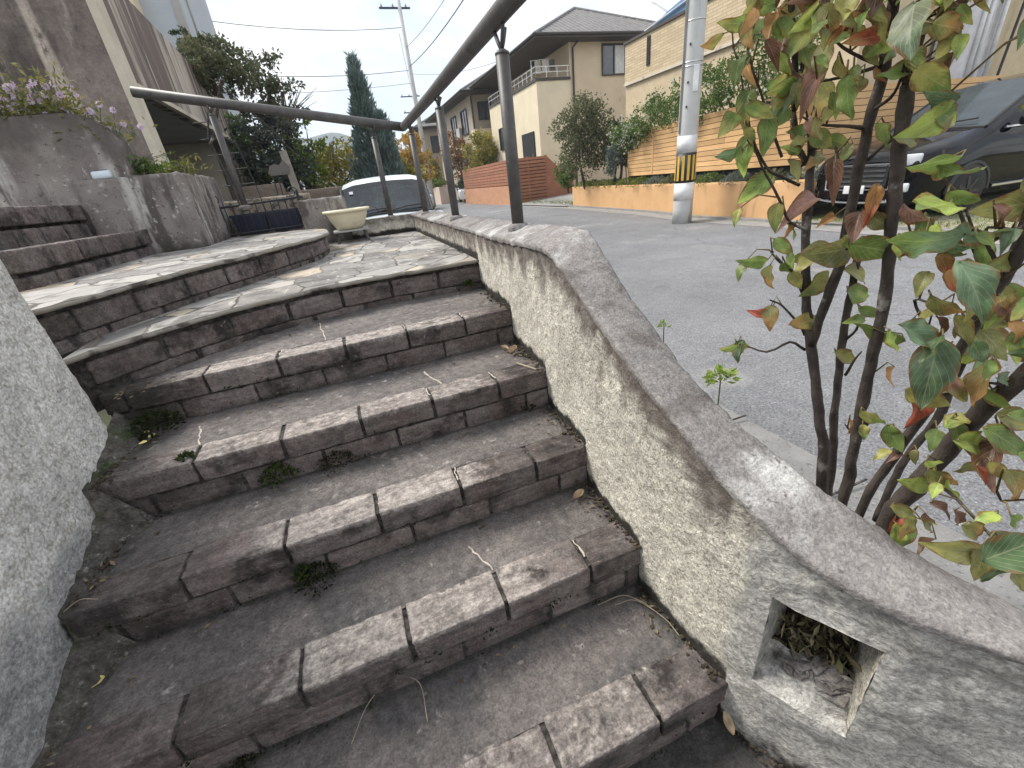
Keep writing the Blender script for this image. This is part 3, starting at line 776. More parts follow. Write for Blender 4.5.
# wire trellis on the carport side
tr = thing('wire_trellis', 'thin bent wire trellis with a dry vine beside the carport column', 'trellis', (-.72, 4.5, .8))
mb = MB()
for i in range(6):
    z = 1.08 + i * .115; a = onY(258 - i * 6.2, 196 - i * 14, 4.5); mb.tube([(-.86 - .01 * i, 4.5, z), (-.60 - .02 * i, 4.5, z + .006)], .0035, 6)
mb.build('cross_wires', m_iron, tr)
mb = MB()
mb.tube([(-.78, 4.5, .82), (-.80, 4.5, 1.2), (-.84, 4.5, 1.55), (-.78, 4.5, 1.72)], .007, 8)
mb.tube([(-.60, 4.5, .82), (-.62, 4.5, 1.2), (-.67, 4.5, 1.6)], .004, 6); mb.build('upright', m_iron, tr)
mb = MB(); mb.tube([(-.84, 4.48, 1.50), (-.76, 4.46, 1.60), (-.66, 4.42, 1.80), (-.58, 4.35, 1.90)], .012, 8, wob=.3); mb.tube([(-.60, 4.4, 1.86), (-.40, 4.4, 1.62), (-.22, 4.4, 1.36)], .004, 6); mb.build('vine', m_bark, tr)

# leaning board ornament behind the railing
ob = thing('wooden_post', 'leaning weathered grey wooden post with a small dark roofed lantern, behind the railing', 'post', (-.33, 4.75, .8))
mb = MB(); mb.obox((-.33, 4.75, 1.13), (1, 0, .03), (0, 1, 0), (-.06, 0, 1), (.06, .04, .62)); mb.build('board', surf('weathered board', (.30, .27, .24), (.2, .18, .16), 12, .9, ((40, .6, .004, (1, 1, .1)),)), ob)
mb = MB(); mb.extr([(-.52, 4.72, 1.27), (-.49, 4.72, 1.33), (-.45, 4.72, 1.34), (-.41, 4.72, 1.33), (-.37, 4.72, 1.37), (-.33, 4.72, 1.31), (-.35, 4.72, 1.25), (-.50, 4.72, 1.25)], (0, .03, 0)); mb.build('lantern_hood', plain('weathered dark metal', (.13, .12, .11), .8), ob)
mb = MB(); mb.tube([(-.49, 4.735, 1.26), (-.50, 4.735, 1.02)], .006, 6); mb.tube([(-.45, 4.735, 1.26), (-.46, 4.735, 1.02)], .006, 6); mb.build('wire_leg', m_iron, ob)

# little solar lamp on the lower planter
sl = thing('solar_lamp', 'small pale blue solar lamp block lying on the corner of the lower planter', 'lamp', (-1.29, 3.56, 1.262))
mb = MB(); mb.rbrick((-1.335, 3.51, 1.258), (1, .05, .02), (-.05, 1, 0), (0, 0, 1), (.10, .085, .045), .012, .0, .02); mb.build('case', plain('frosted lamp plastic', (.55, .62, .68), .3), sl, smooth=True)
mb = MB(); mb.obox((-1.287, 3.555, 1.3055), (1, .05, .02), (-.05, 1, 0), (0, 0, 1), (.07, .06, .004)); mb.build('panel', m_glass, sl)

# ---------------------------------------------------------------- leaves on small plants
def rnd_unit(rng):
    while True:
        v = Vector((rng.uniform(-1, 1), rng.uniform(-1, 1), rng.uniform(-1, 1)))
        if .05 < v.length < 1: return v.normalized()
def leaf_quad(mb, p, d, up, L, W):
    d = d.normalized(); s = d.cross(up)
    if s.length < 1e-4: s = d.orthogonal()
    s.normalize(); n = s.cross(d)
    mid = p + d * (L * .5) + n * (L * .06)
    a, b, c, e = mb.vert(p), mb.vert(mid + s * (W * .5)), mb.vert(p + d * L), mb.vert(mid - s * (W * .5))
    mb.face((a, b, c)); mb.face((a, c, e))
def tuft(mb, c, r, n, L, W, rng, upb=.6, squash=.6):
    for _ in range(n):
        v = rnd_unit(rng); p = Vector(c) + Vector((v.x * r * rng.random() ** .5, v.y * r * rng.random() ** .5, abs(v.z) * r * squash))
        d = (rnd_unit(rng) + Vector((v.x, v.y, upb))).normalized()
        leaf_quad(mb, p, d, rnd_unit(rng), L * rng.uniform(.6, 1.3), W * rng.uniform(.7, 1.2))
m_weed = leafmat('weed leaves', [(.05, .09, .02), (.10, .16, .03), (.18, .24, .05)])
m_olive = leafmat('olive dry foliage', [(.10, .12, .035), (.20, .19, .06), (.30, .26, .09), (.13, .16, .05)])
m_green = leafmat('mid green foliage', [(.075, .135, .035), (.13, .205, .05), (.20, .27, .075)])
m_dgreen = leafmat('dark foliage', [(.04, .065, .03), (.07, .10, .045), (.11, .14, .065)], transl=.5)
m_lilac = leafmat('lilac petals', [(.62, .46, .68), (.76, .62, .78), (.84, .78, .82)])
m_white = leafmat('white petals', [(.78, .78, .72), (.85, .84, .8)])
m_stemg = plain('green stem', (.10, .12, .04), .7)
rng = random.Random(3)
# flowering plants along the upper planter: each bush on its own
for i, (x, dens) in enumerate(((-2.25, 60), (-2.0, 70), (-1.78, 80), (-1.58, 70), (-1.40, 70), (-1.25, 60))):
    lab = ['lilac flowered leggy plant on the upper planter, leftmost, cut by the photo edge', 'lilac flowered plant on the upper planter, second from the left edge', 'lilac flowered plant on the upper planter, third from the left',
           'lilac flowered plant in the middle of the upper planter top', 'yellowing lilac flowered plant near the rounded planter end', 'small lilac flowered plant hanging over the rounded planter end'][i]
    pl = thing('flowering_plant', lab, 'plant', (x, 3.66, 1.58 - .10 * (i == 5)), group='lilac flowering plants on the upper planter')
    zb = 1.58 - .12 * (i == 5)
    mb = MB()
    for _ in range(int(dens * 5.5)):
        p = Vector((x + rng.gauss(0, .085), 3.62 + rng.gauss(0, .05), zb + abs(rng.gauss(0, .10))))
        leaf_quad(mb, p, rnd_unit(rng) + Vector((0, -.2, .5)), rnd_unit(rng), rng.uniform(.03, .055), .014)
    mb.build('leaves', m_olive, pl)
    mb = MB(); fl = MB()
    for _ in range(19):
        a = Vector((x + rng.gauss(0, .07), 3.64, zb)); b = a + Vector((rng.gauss(0, .06), rng.uniform(-.08, .02), rng.uniform(.05, .19)))
        mb.tube([a, (a + b) / 2 + Vector((0, 0, .02)), b], .0022, 5)
        for q in range(9):
            an = q * .7; leaf_quad(fl, b, Vector((math.cos(an), -.5, math.sin(an))), Vector((0, -1, .2)), .022, .014)
    mb.build('stems', m_stemg, pl); fl.build('flowers', m_lilac, pl)['kind'] = 'stuff'
for i, (x, y, n, lab) in enumerate(((-1.10, 3.72, 200, 'low green spilling plant on the lower planter beside the solar lamp'), (-.98, 3.9, 150, 'pale green spilling plant at the outer corner of the lower planter'))):
    pl = thing('trailing_plant', lab, 'plant', (x, y, 1.26), group='small plants on the lower planter')
    mb = MB()
    for _ in range(n):
        p = Vector((x + rng.gauss(0, .075), y + rng.gauss(0, .06) - .05, 1.262 + abs(rng.gauss(0, .05))))
        leaf_quad(mb, p, rnd_unit(rng) + Vector((0, -.1, .4)), rnd_unit(rng), rng.uniform(.03, .06), .016)
    mb.build('leaves', m_olive if i else m_weed, pl)
    mb = MB()
    for _ in range(7):
        a = Vector((x + rng.gauss(0, .04), y, 1.26)); mb.tube([a, a + Vector((rng.gauss(0, .05), 0, .08)), a + Vector((rng.gauss(0, .1), -.02, .13))], .002, 5)
    mb.build('stems', m_stemg, pl)

# ---------------------------------------------------------------- weeds, fallen leaves and dry stalks on the steps
def weed(name, c, r, n, L, W, mat, lab, cat='weed', group=None, squash=.6, upb=.6):
    mb = MB(); tuft(mb, c, r, n, L, W, rng, upb, squash)
    return tag(mb.build(name, mat), lab, cat, group)
m_moss = leafmat('moss', [(.018, .024, .008), (.045, .062, .014), (.10, .15, .03)], .9)
m_mossd = leafmat('dark moss', [(.012, .014, .008), (.028, .034, .012), (.05, .065, .02)], .9)
c = onZ(286, 462, 2 * RISE)
weed('moss_clump', (c.x, 1.186, .285), .050, 420, .012, .006, m_moss, 'green moss clump under the fourth step edge, left of the middle', 'moss', 'moss on the stair joints', .9)
weed('moss_clump', (-.20, 1.187, .282), .055, 260, .010, .006, m_mossd, 'dark crusty moss beside the green clump under the fourth step edge', 'moss', 'moss on the stair joints', .6)
weed('moss_clump', (-.285, .897, .145), .055, 480, .011, .006, m_mossd, 'dark mossy patch under the third step edge spilling onto the tread', 'moss', 'moss on the stair joints', .7)
weed('moss_clump', (-.31, .893, .175), .022, 130, .011, .005, m_moss, 'bright green moss tuft in the joint of the third step', 'moss', 'moss on the stair joints', 1.0)
c = onZ(186, 460, 3 * RISE); weed('moss_clump', (c.x - .003, c.y + .01, .398), .020, 130, .014, .006, m_moss, 'tiny yellow green tuft in the nosing joint of the fourth step', 'moss', 'moss on the stair joints', .8)
weed('moss_clump', (.485, 1.965, .565), .03, 140, .014, .007, m_moss, 'small green weed where the landing riser meets the stucco wall', 'weed', 'weeds at the wall foot')
weed('moss_clump', (-.455, .622, .003), .02, 90, .010, .005, m_mossd, 'dark moss in the lower riser joint near the left wall', 'moss', 'moss on the stair joints')
weed('moss_clump', (-.70, 1.46, .412), .075, 420, .016, .009, m_mossd, 'dark weedy tuft filling the corner by the plaster wall on the fourth tread', 'weed', 'weeds at the wall foot', .8)
weed('moss_clump', (.44, 1.21, .275), .03, 120, .012, .006, m_mossd, 'dark moss in the wall corner of the third tread', 'moss', 'moss on the stair joints', .4)
# crumbly dirt along the two wall feet
mb = MB()
for _ in range(900):
    y = rng.uniform(.1, 1.9); zz = max(zstair(y), -RISE)
    if rng.random() < .5: x = wall_x(y) - abs(rng.gauss(0, .014)) + .004
    else:
        x = -.775 + abs(rng.gauss(0, .022))
        if y > 1.45: continue
    s_ = rng.uniform(.003, .010)
    mb.obox((x, y, zz + s_ * .25), rnd_unit(rng), Vector((0, 1, 0)).cross(rnd_unit(rng)), (0, 0, 1), (s_, s_ * rng.uniform(.5, 1), s_ * .7)) if False else None
    a = rng.uniform(0, 3.14); ex = Vector((math.cos(a), math.sin(a), rng.uniform(-.3, .3))).normalized(); ey = Vector((-math.sin(a), math.cos(a), 0)); 
    mb.obox((x, y, zz + s_ * .3), ex, ey, ex.cross(ey), (s_, s_ * rng.uniform(.5, 1), s_ * .6))
o = mb.build('dirt_crumbs', m_soil); o['label'] = 'dark crumbs of dirt along the foot of both stair walls'; o['kind'] = 'stuff'
mb = MB()
for _ in range(90):
    k = rng.randrange(5); y = [.353, .63, .908, 1.196, 1.527][k]; x = rng.triangular(-.78, .45, -.5); zz = RISE * (k - 1) if k else -RISE
    n_ = rng.randrange(3, 14); hi = rng.random() < .4
    for _k in range(n_):
        p = Vector((x + rng.gauss(0, .016), y + .002 - abs(rng.gauss(0, .006)), (RISE * k - .068 if hi else zz) + abs(rng.gauss(0, .007))))
        leaf_quad(mb, p, rnd_unit(rng) + Vector((0, -.5, .5)), rnd_unit(rng), rng.uniform(.005, .011), .005)
o = mb.build('moss_film', m_mossd); o['label'] = 'thin dark moss along the brick joints of the stairs'; o['kind'] = 'stuff'
# broken bits of leaf gathered in the tread corners
mb = MB()
for _ in range(260):
    k = rng.randrange(5); y = [.353, .63, .908, 1.196, 1.527][k]; side = rng.random()
    if side < .45: x = wall_x(y + .15) - abs(rng.gauss(0, .03)); yy = rng.uniform(y + .08, y + .26)
    elif side < .75: x = -.765 + abs(rng.gauss(0, .045)); yy = rng.uniform(y + .05, min(y + .27, 1.44))
    else: x = rng.uniform(-.75, .48); yy = y + .262 - abs(rng.gauss(0, .012))
    if x > wall_x(yy) - .006: continue
    leaf_quad(mb, Vector((x, yy, RISE * k + .002)), Vector((rng.gauss(0, 1), rng.gauss(0, 1), .25)), Vector((rng.gauss(0, .3), rng.gauss(0, .3), 1)), rng.uniform(.008, .024), rng.uniform(.004, .010))
o = mb.build('leaf_bits', leafmat('leaf bits', [(.05, .04, .03), (.14, .10, .06), (.30, .23, .15), (.09, .075, .05)], .95, .05)); o['label'] = 'brown broken leaf bits gathered in the stair corners'; o['kind'] = 'stuff'
# curled dead leaves
def dead_leaf(c, L, W, rz, tilt, mat, lab, curl=.5, group='fallen leaves on the steps'):
    mb = MB(); c = Vector(c); n = 10
    dx = Vector((math.cos(rz), math.sin(rz), math.sin(tilt) * .5)).normalized(); sy = Vector((-math.sin(rz), math.cos(rz), 0)); up = dx.cross(sy)
    def P(u, v):
        w = W * math.sin(math.pi * min(1, u * .92 + .04)) ** .8 * (v - .5)
        h = curl * L * ((u - .45) ** 2) + curl * 1.2 * abs(w) + .08 * L * nz((u, v, L * 50), 3)
        return c + dx * (L * (u - .5)) + sy * w + up * h + Vector((0, 0, .003))
    mb.grid(P, n, 6)
    return tag(mb.build('fallen_leaf', mat, None, smooth=True), lab, 'leaf', group)
m_dead = surf('dead leaf', (.30, .21, .13), (.42, .33, .23), 60, .85, ((120, .5, .002),))
m_yel = surf('yellow fallen leaf', (.62, .50, .16), (.70, .62, .30), 40, .7)
c = onZ(516, 350, 3 * RISE); dead_leaf((.48, 1.40, .405), .045, .03, .6, .4, m_dead, 'curled brown leaf at the wall foot on the fourth tread', 1.2)
dead_leaf((.455, 1.435, .406), .035, .022, 2.2, .2, m_dead, 'small curled brown leaf just behind the one on the fourth tread', 1.5)
c = onZ(583, 496, RISE); dead_leaf((.445, .855, .139), .04, .024, .3, .2, m_dead, 'curled tan leaf in the wall corner of the second tread', 1.0)
c = onZ(95, 688, RISE); dead_leaf((-.725, .83, .139), .028, .024, .4, 0, m_yel, 'small round yellow leaf on the second tread by the plaster wall', .2)
for i, (px, py, lab) in enumerate(((150, 433, 'pale round leaf among the corner weeds, lowest one'), (163, 417, 'pale round leaf among the corner weeds, upper one'), (147, 424, 'pale round leaf among the corner weeds, leftmost one'))):
    c = onZ(px, py, .42); dead_leaf((max(c.x, -.745) + .01 * i, 1.38 + .035 * i, .415), .022, .018, i, .1, m_yel, lab, .2)
c = onX(720, 735, .52); dead_leaf((.50, .325, -.10), .04, .02, 1.3, .5, m_dead, 'curled tan leaf on the dark ground below the bottom step', .9)
def smooth3(pts, k=8):
    pts = [Vector(p) for p in pts]; ext = [pts[0] * 2 - pts[1]] + pts + [pts[-1] * 2 - pts[-2]]; out = []
    for i in range(1, len(ext) - 2):
        p0, p1, p2, p3 = ext[i - 1:i + 3]
        for q in range(k):
            s = q / k; out.append(.5 * ((2 * p1) + (p2 - p0) * s + (2 * p0 - 5 * p1 + 4 * p2 - p3) * s * s + (3 * p1 - p0 - 3 * p2 + p3) * s ** 3))
    return out + [pts[-1]]
m_straw = surf('straw', (.36, .31, .23), (.26, .22, .17), 60, .9)
def stalk(pts, r, lab):
    mb = MB(); mb.tube(smooth3(pts), r, 5); return tag(mb.build('dry_stalk', m_straw, None, smooth=True), lab, 'dry stalk', 'dry stalks on the steps')
def zl(x, y, z, h=.004): p = onZ(x, y, z); return (p.x, p.y, z + h)
stalk([zl(352, 745, 0), zl(370, 706, 0, .012), zl(395, 684, 0, .02), zl(420, 686, 0, .015), zl(428, 722, 0)], .0011, 'bent pale dry stalk lying on the bottom tread')
stalk([zl(598, 606, 0), zl(622, 598, 0, .01), (.455, .575, .02), (.47, .56, .012)], .0012, 'dry grass stem by the wall foot on the bottom tread')
stalk([(.40, .60, .006), (.45, .585, .012), (.485, .52, .008), (.49, .47, .004)], .0012, 'second dry grass stem curling along the wall foot on the bottom tread')
stalk([zl(70, 622, 2 * RISE - .03, .03), zl(85, 606, 2 * RISE, .02), zl(100, 601, 2 * RISE, .006)], .0012, 'pale arched dry stalk at the left end of the third step')
# stick on the third tread beside the wall
stalk([(.452, 1.30, .408), (.470, 1.245, .41), (.488, 1.205, .409)], .004, 'short pale stick at the wall foot on the fourth tread')
# litter inside the wall recess
mb = MB()
for _ in range(230):
    u = rng.uniform(.06, .94); dd = rng.uniform(.068, .118); z = .118 + rng.random() ** 2 * .075
    p = hp(u, dd, z); leaf_quad(mb, p, rnd_unit(rng) + Vector((-.3, -.3, .1)), rnd_unit(rng), rng.uniform(.012, .038), rng.uniform(.003, .012))
for _ in range(50):
    a = hp(rng.uniform(.05, .95), rng.uniform(.066, .115), .115 + rng.random() * .05); d = rnd_unit(rng) * rng.uniform(.015, .035); d.x *= .5; d.y *= .5
    mb.tube([a - d * .5, a + d * .5], .0012, 4)
o = mb.build('leaf_litter', leafmat('litter', [(.05, .04, .025), (.16, .13, .075), (.36, .31, .20), (.12, .13, .04), (.22, .17, .13)], .9, .05)); o['label'] = 'dead leaf litter and stems filling the recess of the stucco wall'; o['kind'] = 'stuff'
# ================================================================= ground, road
RZ = -.30
def sheet(name, pts, mat, z=None, sub=0):
    mb = MB(); mb.poly([(p[0], p[1], (p[2] if len(p) > 2 else z)) for p in pts]); return struct(mb.build(name, mat))
KERB = [(7.05, -12), (7.05, 2.5), (7.2, 5.0), (7.25, 8.2), (7.75, 10.7), (8.3, 16), (8.55, 24), (8.7, 31), (10.5, 60), (14, 100), (26, 180)]
LEFT = [(1.76, -12), (1.76, 2.5), (1.76, 5), (1.9, 8), (2.2, 10.7), (2.6, 16), (3.0, 24), (3.4, 31), (5.4, 60), (8.8, 100), (20, 180)]
def strip(name, A, B, za, zb, mat, extra=None):
    mb = MB()
    for i in range(len(A) - 1):
        mb.poly([(A[i][0], A[i][1], za), (B[i][0], B[i][1], zb), (B[i + 1][0], B[i + 1][1], zb), (A[i + 1][0], A[i + 1][1], za)])
    return struct(mb.build(name, mat))
sheet('ground', [(-1090, -55), (1090, -55), (1090, 990), (-1090, 990)], m_ground, -.62)
strip('road', LEFT, KERB, RZ, RZ, m_asph)
# far side: gutter channel, raised kerb lip
o1 = [(x + .42, y) for x, y in KERB]
strip('gutter', KERB, o1, RZ + .004, RZ + .018, m_conc)
o2 = [(x + .42, y) for x, y in KERB]; o3 = [(x + .55, y) for x, y in KERB]
mb = MB()
for i in range(len(o2) - 1):
    a, b, c, d = o2[i], o3[i], o3[i + 1], o2[i + 1]; z0, z1 = RZ - .05, RZ + .06
    mb.poly([(a[0], a[1], z0), (d[0], d[1], z0), (d[0], d[1], z1), (a[0], a[1], z1)]); mb.poly([(a[0], a[1], z1), (b[0], b[1], z1), (c[0], c[1], z1), (d[0], d[1], z1)])
    mb.poly([(b[0], b[1], z0), (c[0], c[1], z0), (c[0], c[1], z1), (b[0], b[1], z1)])
struct(mb.build('kerb', m_conc))
o4 = [(x + 30, y) for x, y in KERB]
strip('verge', o3, o4, RZ + .045, RZ + .045, surf('verge soil and grass', (.12, .13, .05), (.16, .13, .09), 2, 1, ((30, .9, .03),)))
# near side: concrete gutter and planting bed outside the stucco wall
n1 = [(1.40, -12), (1.40, 2.5), (1.40, 5), (1.54, 8), (1.84, 10.7), (2.24, 16), (2.6, 24), (3.0, 31), (5.0, 60), (8.4, 100), (19.6, 180)]
strip('roadside_gutter', n1, LEFT, RZ + .03, RZ + .004, surf('old gutter concrete', (.25, .245, .235), (.19, .187, .18), 5, .92, ((80, .6, .004),), (((.12, .115, .11), 60, .56, .68), ((.36, .35, .34), 90, .60, .7))))
mb = MB(); mb.grid(lambda u, v: Vector((lerp(.60, 1.41, u), lerp(-3, 9, v), RZ + .02 + .03 * nz((u * 3, v * 12, 0), 3))), 10, 120); struct(mb.build('planting_bed', m_soil, None, smooth=True))
n2 = [(x - .01, y) for x, y in n1]; n3 = [(-60, y) for x, y in n1]
mb = MB()
for i in range(4, len(n1) - 1): mb.poly([(n2[i][0], n2[i][1], RZ + .02), (n2[i + 1][0], n2[i + 1][1], RZ + .02), (-60, n1[i + 1][1], RZ + .02), (-60, n1[i][1], RZ + .02)])
struct(mb.build('lower_yard', surf('yard earth', (.22, .20, .15), (.14, .15, .08), 1.5, 1)))
# hole in the kerb: gully joints
mb = MB()
for i in range(8):
    yy = .2 + i * .6; mb.box((1.41, yy, RZ + .028), (1.75, yy + .008, RZ + .0335))
o = mb.build('gutter_joints', m_joint); struct(o)
# dark ground under the bottom step
mb = MB(); mb.grid(lambda u, v: Vector((lerp(-1, 1.3, u), lerp(-1.6, .42, v), -RISE - .012 + .014 * nz((u * 6, v * 6, 0), 3) + .006 * nz((u, v, 0), 60))), 90, 80, lambda p: (0, .75 + .2 * nz(p, 5), 0))
struct(mb.build('lower_path', m_tread, None, smooth=True))
# driveway with grassy pavers
mb = MB(); mb.grid(lambda u, v: Vector((lerp(7.6, 16, u), lerp(-1.5, 6.15, v), lerp(RZ + .052, .25, u))), 20, 12); struct(mb.build('driveway', m_paver))
mb = MB(); mb.grid(lambda u, v: Vector((lerp(8.6, 16, u), lerp(16.6, 22.6, v), lerp(RZ + .05, .1, u))), 6, 6); struct(mb.build('side_driveway', m_conc))

# ================================================================= poles and wires
pl = thing('utility_pole', 'thick grey concrete utility pole with a black and yellow warning band at the kerb', 'utility pole', (7.06, 8.03, RZ), group='utility poles')
m_pole = surf('pole concrete', (.47, .47, .46), (.55, .55, .535), 1.5, .8, ((50, .3, .004),), (((.24, .24, .235), 2, .55, .7, (1, 1, .3)),))
def prad(z): return lerp(.205, .165, (z - RZ) / 7.0)
mb = MB(); mb.tube([(7.06, 8.03, z) for z in (RZ, 0, 1, 2, 3, 4, 5, 7, 10, 12.5)], [prad(z) for z in (RZ, 0, 1, 2, 3, 4, 5, 7, 10, 12.5)], 32); mb.build('shaft', m_pole, pl, smooth=True)
mb = MB(); mb.lathe((7.06, 8.03, 0), [(prad(0) + .004, .18), (prad(.4) + .004, .52)], 32); mb.build('white_wrap', plain('white wrap', (.72, .72, .70), .5), pl, smooth=True)
mb = MB(); mb.lathe((7.06, 8.03, 0), [(prad(1.1) + .004, 1.09), (prad(1.5) + .004, 1.40)], 32); mb.build('white_wrap', plain('white wrap upper', (.66, .66, .66), .5), pl, smooth=True)
mb = MB(); mb.lathe((7.06, 8.03, 0), [(prad(.5) + .006, .525), (prad(1.1) + .006, 1.085)], 32); bd = mb.build('warning_band', m_black, pl, smooth=True)
m_yellow = plain('warning yellow', (.62, .40, .06), .5)
for i in range(12):
    a = 2 * math.pi * i / 12 + .1
    mb = MB(); r = prad(.8) + .008; w = .052; d = Vector((math.cos(a), math.sin(a), 0)); s_ = Vector((-math.sin(a), math.cos(a), 0))
    mb.obox(Vector((7.06, 8.03, .805)) + d * (r - .002), s_, d, (0, 0, 1), (w, .008, .47)); mb.build('yellow_stripe', m_yellow, bd)
for z in (2.55, 2.62, 3.25, 4.2):
    mb = MB(); mb.lathe((7.06, 8.03, 0), [(prad(z) + .005, z), (prad(z) + .005, z + .022)], 28); mb.build('steel_strap', m_alu, pl, smooth=True)
d_ = (CAM - Vector((7.06, 8.03, 1.9))); d_.z = 0; d_.normalize(); s_ = Vector((-d_.y, d_.x, 0))
mb = MB(); mb.obox(Vector((7.06, 8.03, 2.35)) + d_ * (prad(2.3) + .004) + s_ * .08, s_, d_, (0, 0, 1), (.10, .006, .42)); mb.build('number_plate', plain('plate', (.74, .74, .72), .5), pl)
mb = MB(); _cp = Vector((7.06, 8.03, 0)) + Vector((-s_.x, -s_.y, 0)) * .16 + d_ * .12; mb.tube([(_cp.x, _cp.y, 1.45), (_cp.x, _cp.y, 9)], .022, 8); mb.build('cable_conduit', m_lgrey, pl, smooth=True)
for _z in (1.9, 2.3, 2.9, 3.6):
    mb = MB(); mb.obox(Vector((7.06, 8.03, _z)) + d_ * prad(_z) - s_ * .06, s_, d_, (0, 0, 1), (.03, .05, .03)); mb.build('bolt', m_iron, pl)
def far_pole(x, y, top, r, lab):
    p = thing('utility_pole', lab, 'utility pole', (x, y, RZ), group='utility poles')
    mb = MB(); mb.tube([(x, y, RZ), (x, y, top)], [r, r * .7], 14); mb.build('shaft', m_pole, p, smooth=True)
    for z in (top - .25, top - 1.6):
        mb = MB(); mb.obox((x - .3, y, z), (1, 0, 0), (0, 1, 0), (0, 0, 1), (1.9, .09, .09)); a = mb.build('crossarm', m_iron, p)
        for q in (-1.1, -.4, .4):
            mb = MB(); mb.lathe((x + q, y, z + .045), [(.05, 0), (.07, .06), (.03, .16)], 8); mb.build('insulator', m_lgrey, a)
    return p
P1 = (6.52, 33.4); far_pole(P1[0], P1[1], 12.75, .165, 'slender far utility pole with a crossarm rising behind the white van')
P2 = (9.6, 50.0); far_pole(P2[0], P2[1], 9.6, .17, 'farthest utility pole in front of the distant house, partly hidden by a rail post')
def wire(a, b, sag, lab, r=.012):
    a = Vector(a); b = Vector(b); pts = []
    for i in range(17):
        t = i / 16; p = a.lerp(b, t); p.z -= sag * 4 * t * (1 - t); pts.append(p)
    mb = MB(); mb.tube(pts, r, 5); return tag(mb.build('overhead_wire', m_iron), lab, 'wire', 'overhead wires between the poles')
wire((P1[0] - 1.1, 33.4, 11.8), (6.9, 8.0, 11.2), .9, 'overhead wire from the far pole top to the near pole, outermost', .014)
wire((P1[0] + .4, 33.4, 11.8), (7.2, 8.0, 11.2), .8, 'overhead wire from the far pole top to the near pole, innermost', .014)
wire((P1[0], 33.4, 8.2), (7.06, 8.0, 8.6), .7, 'thick twisted overhead cable between the poles, lowest one', .022)
wire((P1[0], 33.4, 9.2), (7.06, 8.0, 9.4), .8, 'thin overhead cable just above the thick twisted one', .013)
wire((P1[0], 33.4, 8.0), (-16, 26, 8.9), 1.0, 'overhead wire crossing the sky to the left from the far pole, lower', .016)
wire((P1[0], 33.4, 10.2), (-18, 26, 12.2), 1.4, 'overhead wire crossing the sky to the left from the far pole, upper', .016)
wire((P1[0], 33.4, 7.3), (-18, 30, 7.9), .7, 'thin overhead wire just above the carport trees on the left', .012)
wire((P1[0] - .3, 33.4, 9.9), (P2[0], P2[1], 9.3), .5, 'overhead wire between the two far poles', .014)
wire((P1[0], 33.4, 7.8), (10.2, 24.6, 6.6), .3, 'service wire dropping from the far pole to the beige house', .010)

# ================================================================= right-hand gardens and houses
m_orange = surf('orange render', (.58, .35, .17), (.63, .39, .20), 3, .9, ((60, .4, .005),), (((.36, .215, .11), 2.2, .55, .7, (1, 1, .25)), ((.20, .14, .09), 4, .68, .8)))
m_plank = surf('orange plank fence', (.68, .43, .21), (.62, .385, .18), 4, .7, ((30, .3, .003, (1, .1, 1)),), (((.50, .31, .15), 3, .56, .72, (1, .15, 3)),), island=.13)
WX = 7.72
def wx_of(y): return interp([(2, 7.62), (5.5, 7.72), (8.2, 7.85), (10.7, 8.28), (16.4, 8.86)], y)
mb = MB()
ysl = [5.72 + i * (16.4 - 5.72) / 60 for i in range(61)]
def lowP(u, v):
    y = lerp(5.72, 16.4, u); x = wx_of(y); w = [(0, RZ), (0, .40), (.01, .43), (.17, .43), (.18, .40), (.18, RZ)][int(round(v * 5))]
    return Vector((x + w[0] + .006 * nz((x, y, w[1]), 2), y, w[1] + .01 * nz((0, y, 0), .7)))
mb.grid(lowP, 60, 5)
for y in (5.72, 16.4):
    x = wx_of(y); mb.poly([(x, y, RZ), (x + .18, y, RZ), (x + .18, y, .43), (x, y, .43)])
tag(mb.build('garden_wall', m_orange), 'low orange rendered garden wall along the far side of the road', 'garden wall')
mb = MB(); mb.grid(lambda u, v: Vector((wx_of(lerp(5.8, 16.3, u)) + lerp(.17, 3, v), lerp(5.8, 16.3, u), .36 + .03 * nz((u * 9, v * 3, 0), 2))), 60, 8); struct(mb.build('garden_bed', m_soil, None, smooth=True))
# plank fence: frame of boards on posts, floating above the bed
fx = lambda y: wx_of(y) + .48
pf = thing('plank_fence', 'tall orange fence of horizontal planks above the low orange wall', 'fence', (8.4, 9, .43))
mb = MB(); nb = 11; zb, zt = .66, 1.86
def yends(i): return 6.35, 12.85
for i in range(nb):
    z0 = lerp(zb, zt, i / nb); z1 = lerp(zb, zt, (i + 1) / nb) - .011
    segs = [6.35, 8.3, 9.95, 11.4, 12.85]
    for a, b in zip(segs, segs[1:]):
        p, q = Vector((fx(a), a, 0)), Vector((fx(b), b, 0)); t = (q - p); L = t.length; t.normalize()
        mb.obox(((p + q) / 2) + Vector((0, 0, (z0 + z1) / 2)), t, Vector((-t.y, t.x, 0)), (0, 0, 1), (L - .008, .025, z1 - z0))
    x0 = fx(6.35)
    mb.obox(((x0 + 16) / 2, 6.33, (z0 + z1) / 2), (1, 0, 0), (0, 1, 0), (0, 0, 1), (16 - x0, .025, z1 - z0))
mb.build('planks', m_plank, pf)
mb = MB()
for a, b in zip([6.35, 8.3, 9.95, 11.4], [8.3, 9.95, 11.4, 12.85]):
    p, q = Vector((fx(a) + .03, a, 0)), Vector((fx(b) + .03, b, 0)); t = q - p; L = t.length; t.normalize()
    mb.obox((p + q) / 2 + Vector((0, 0, 1.25)), t, Vector((-t.y, t.x, 0)), (0, 0, 1), (L, .02, 1.18)); mb.obox((p + q) / 2 + Vector((.05, 0, .50)), t, Vector((-t.y, t.x, 0)), (0, 0, 1), (L, .02, .34))  # lower dark strip stands in for the shade beneath the planks
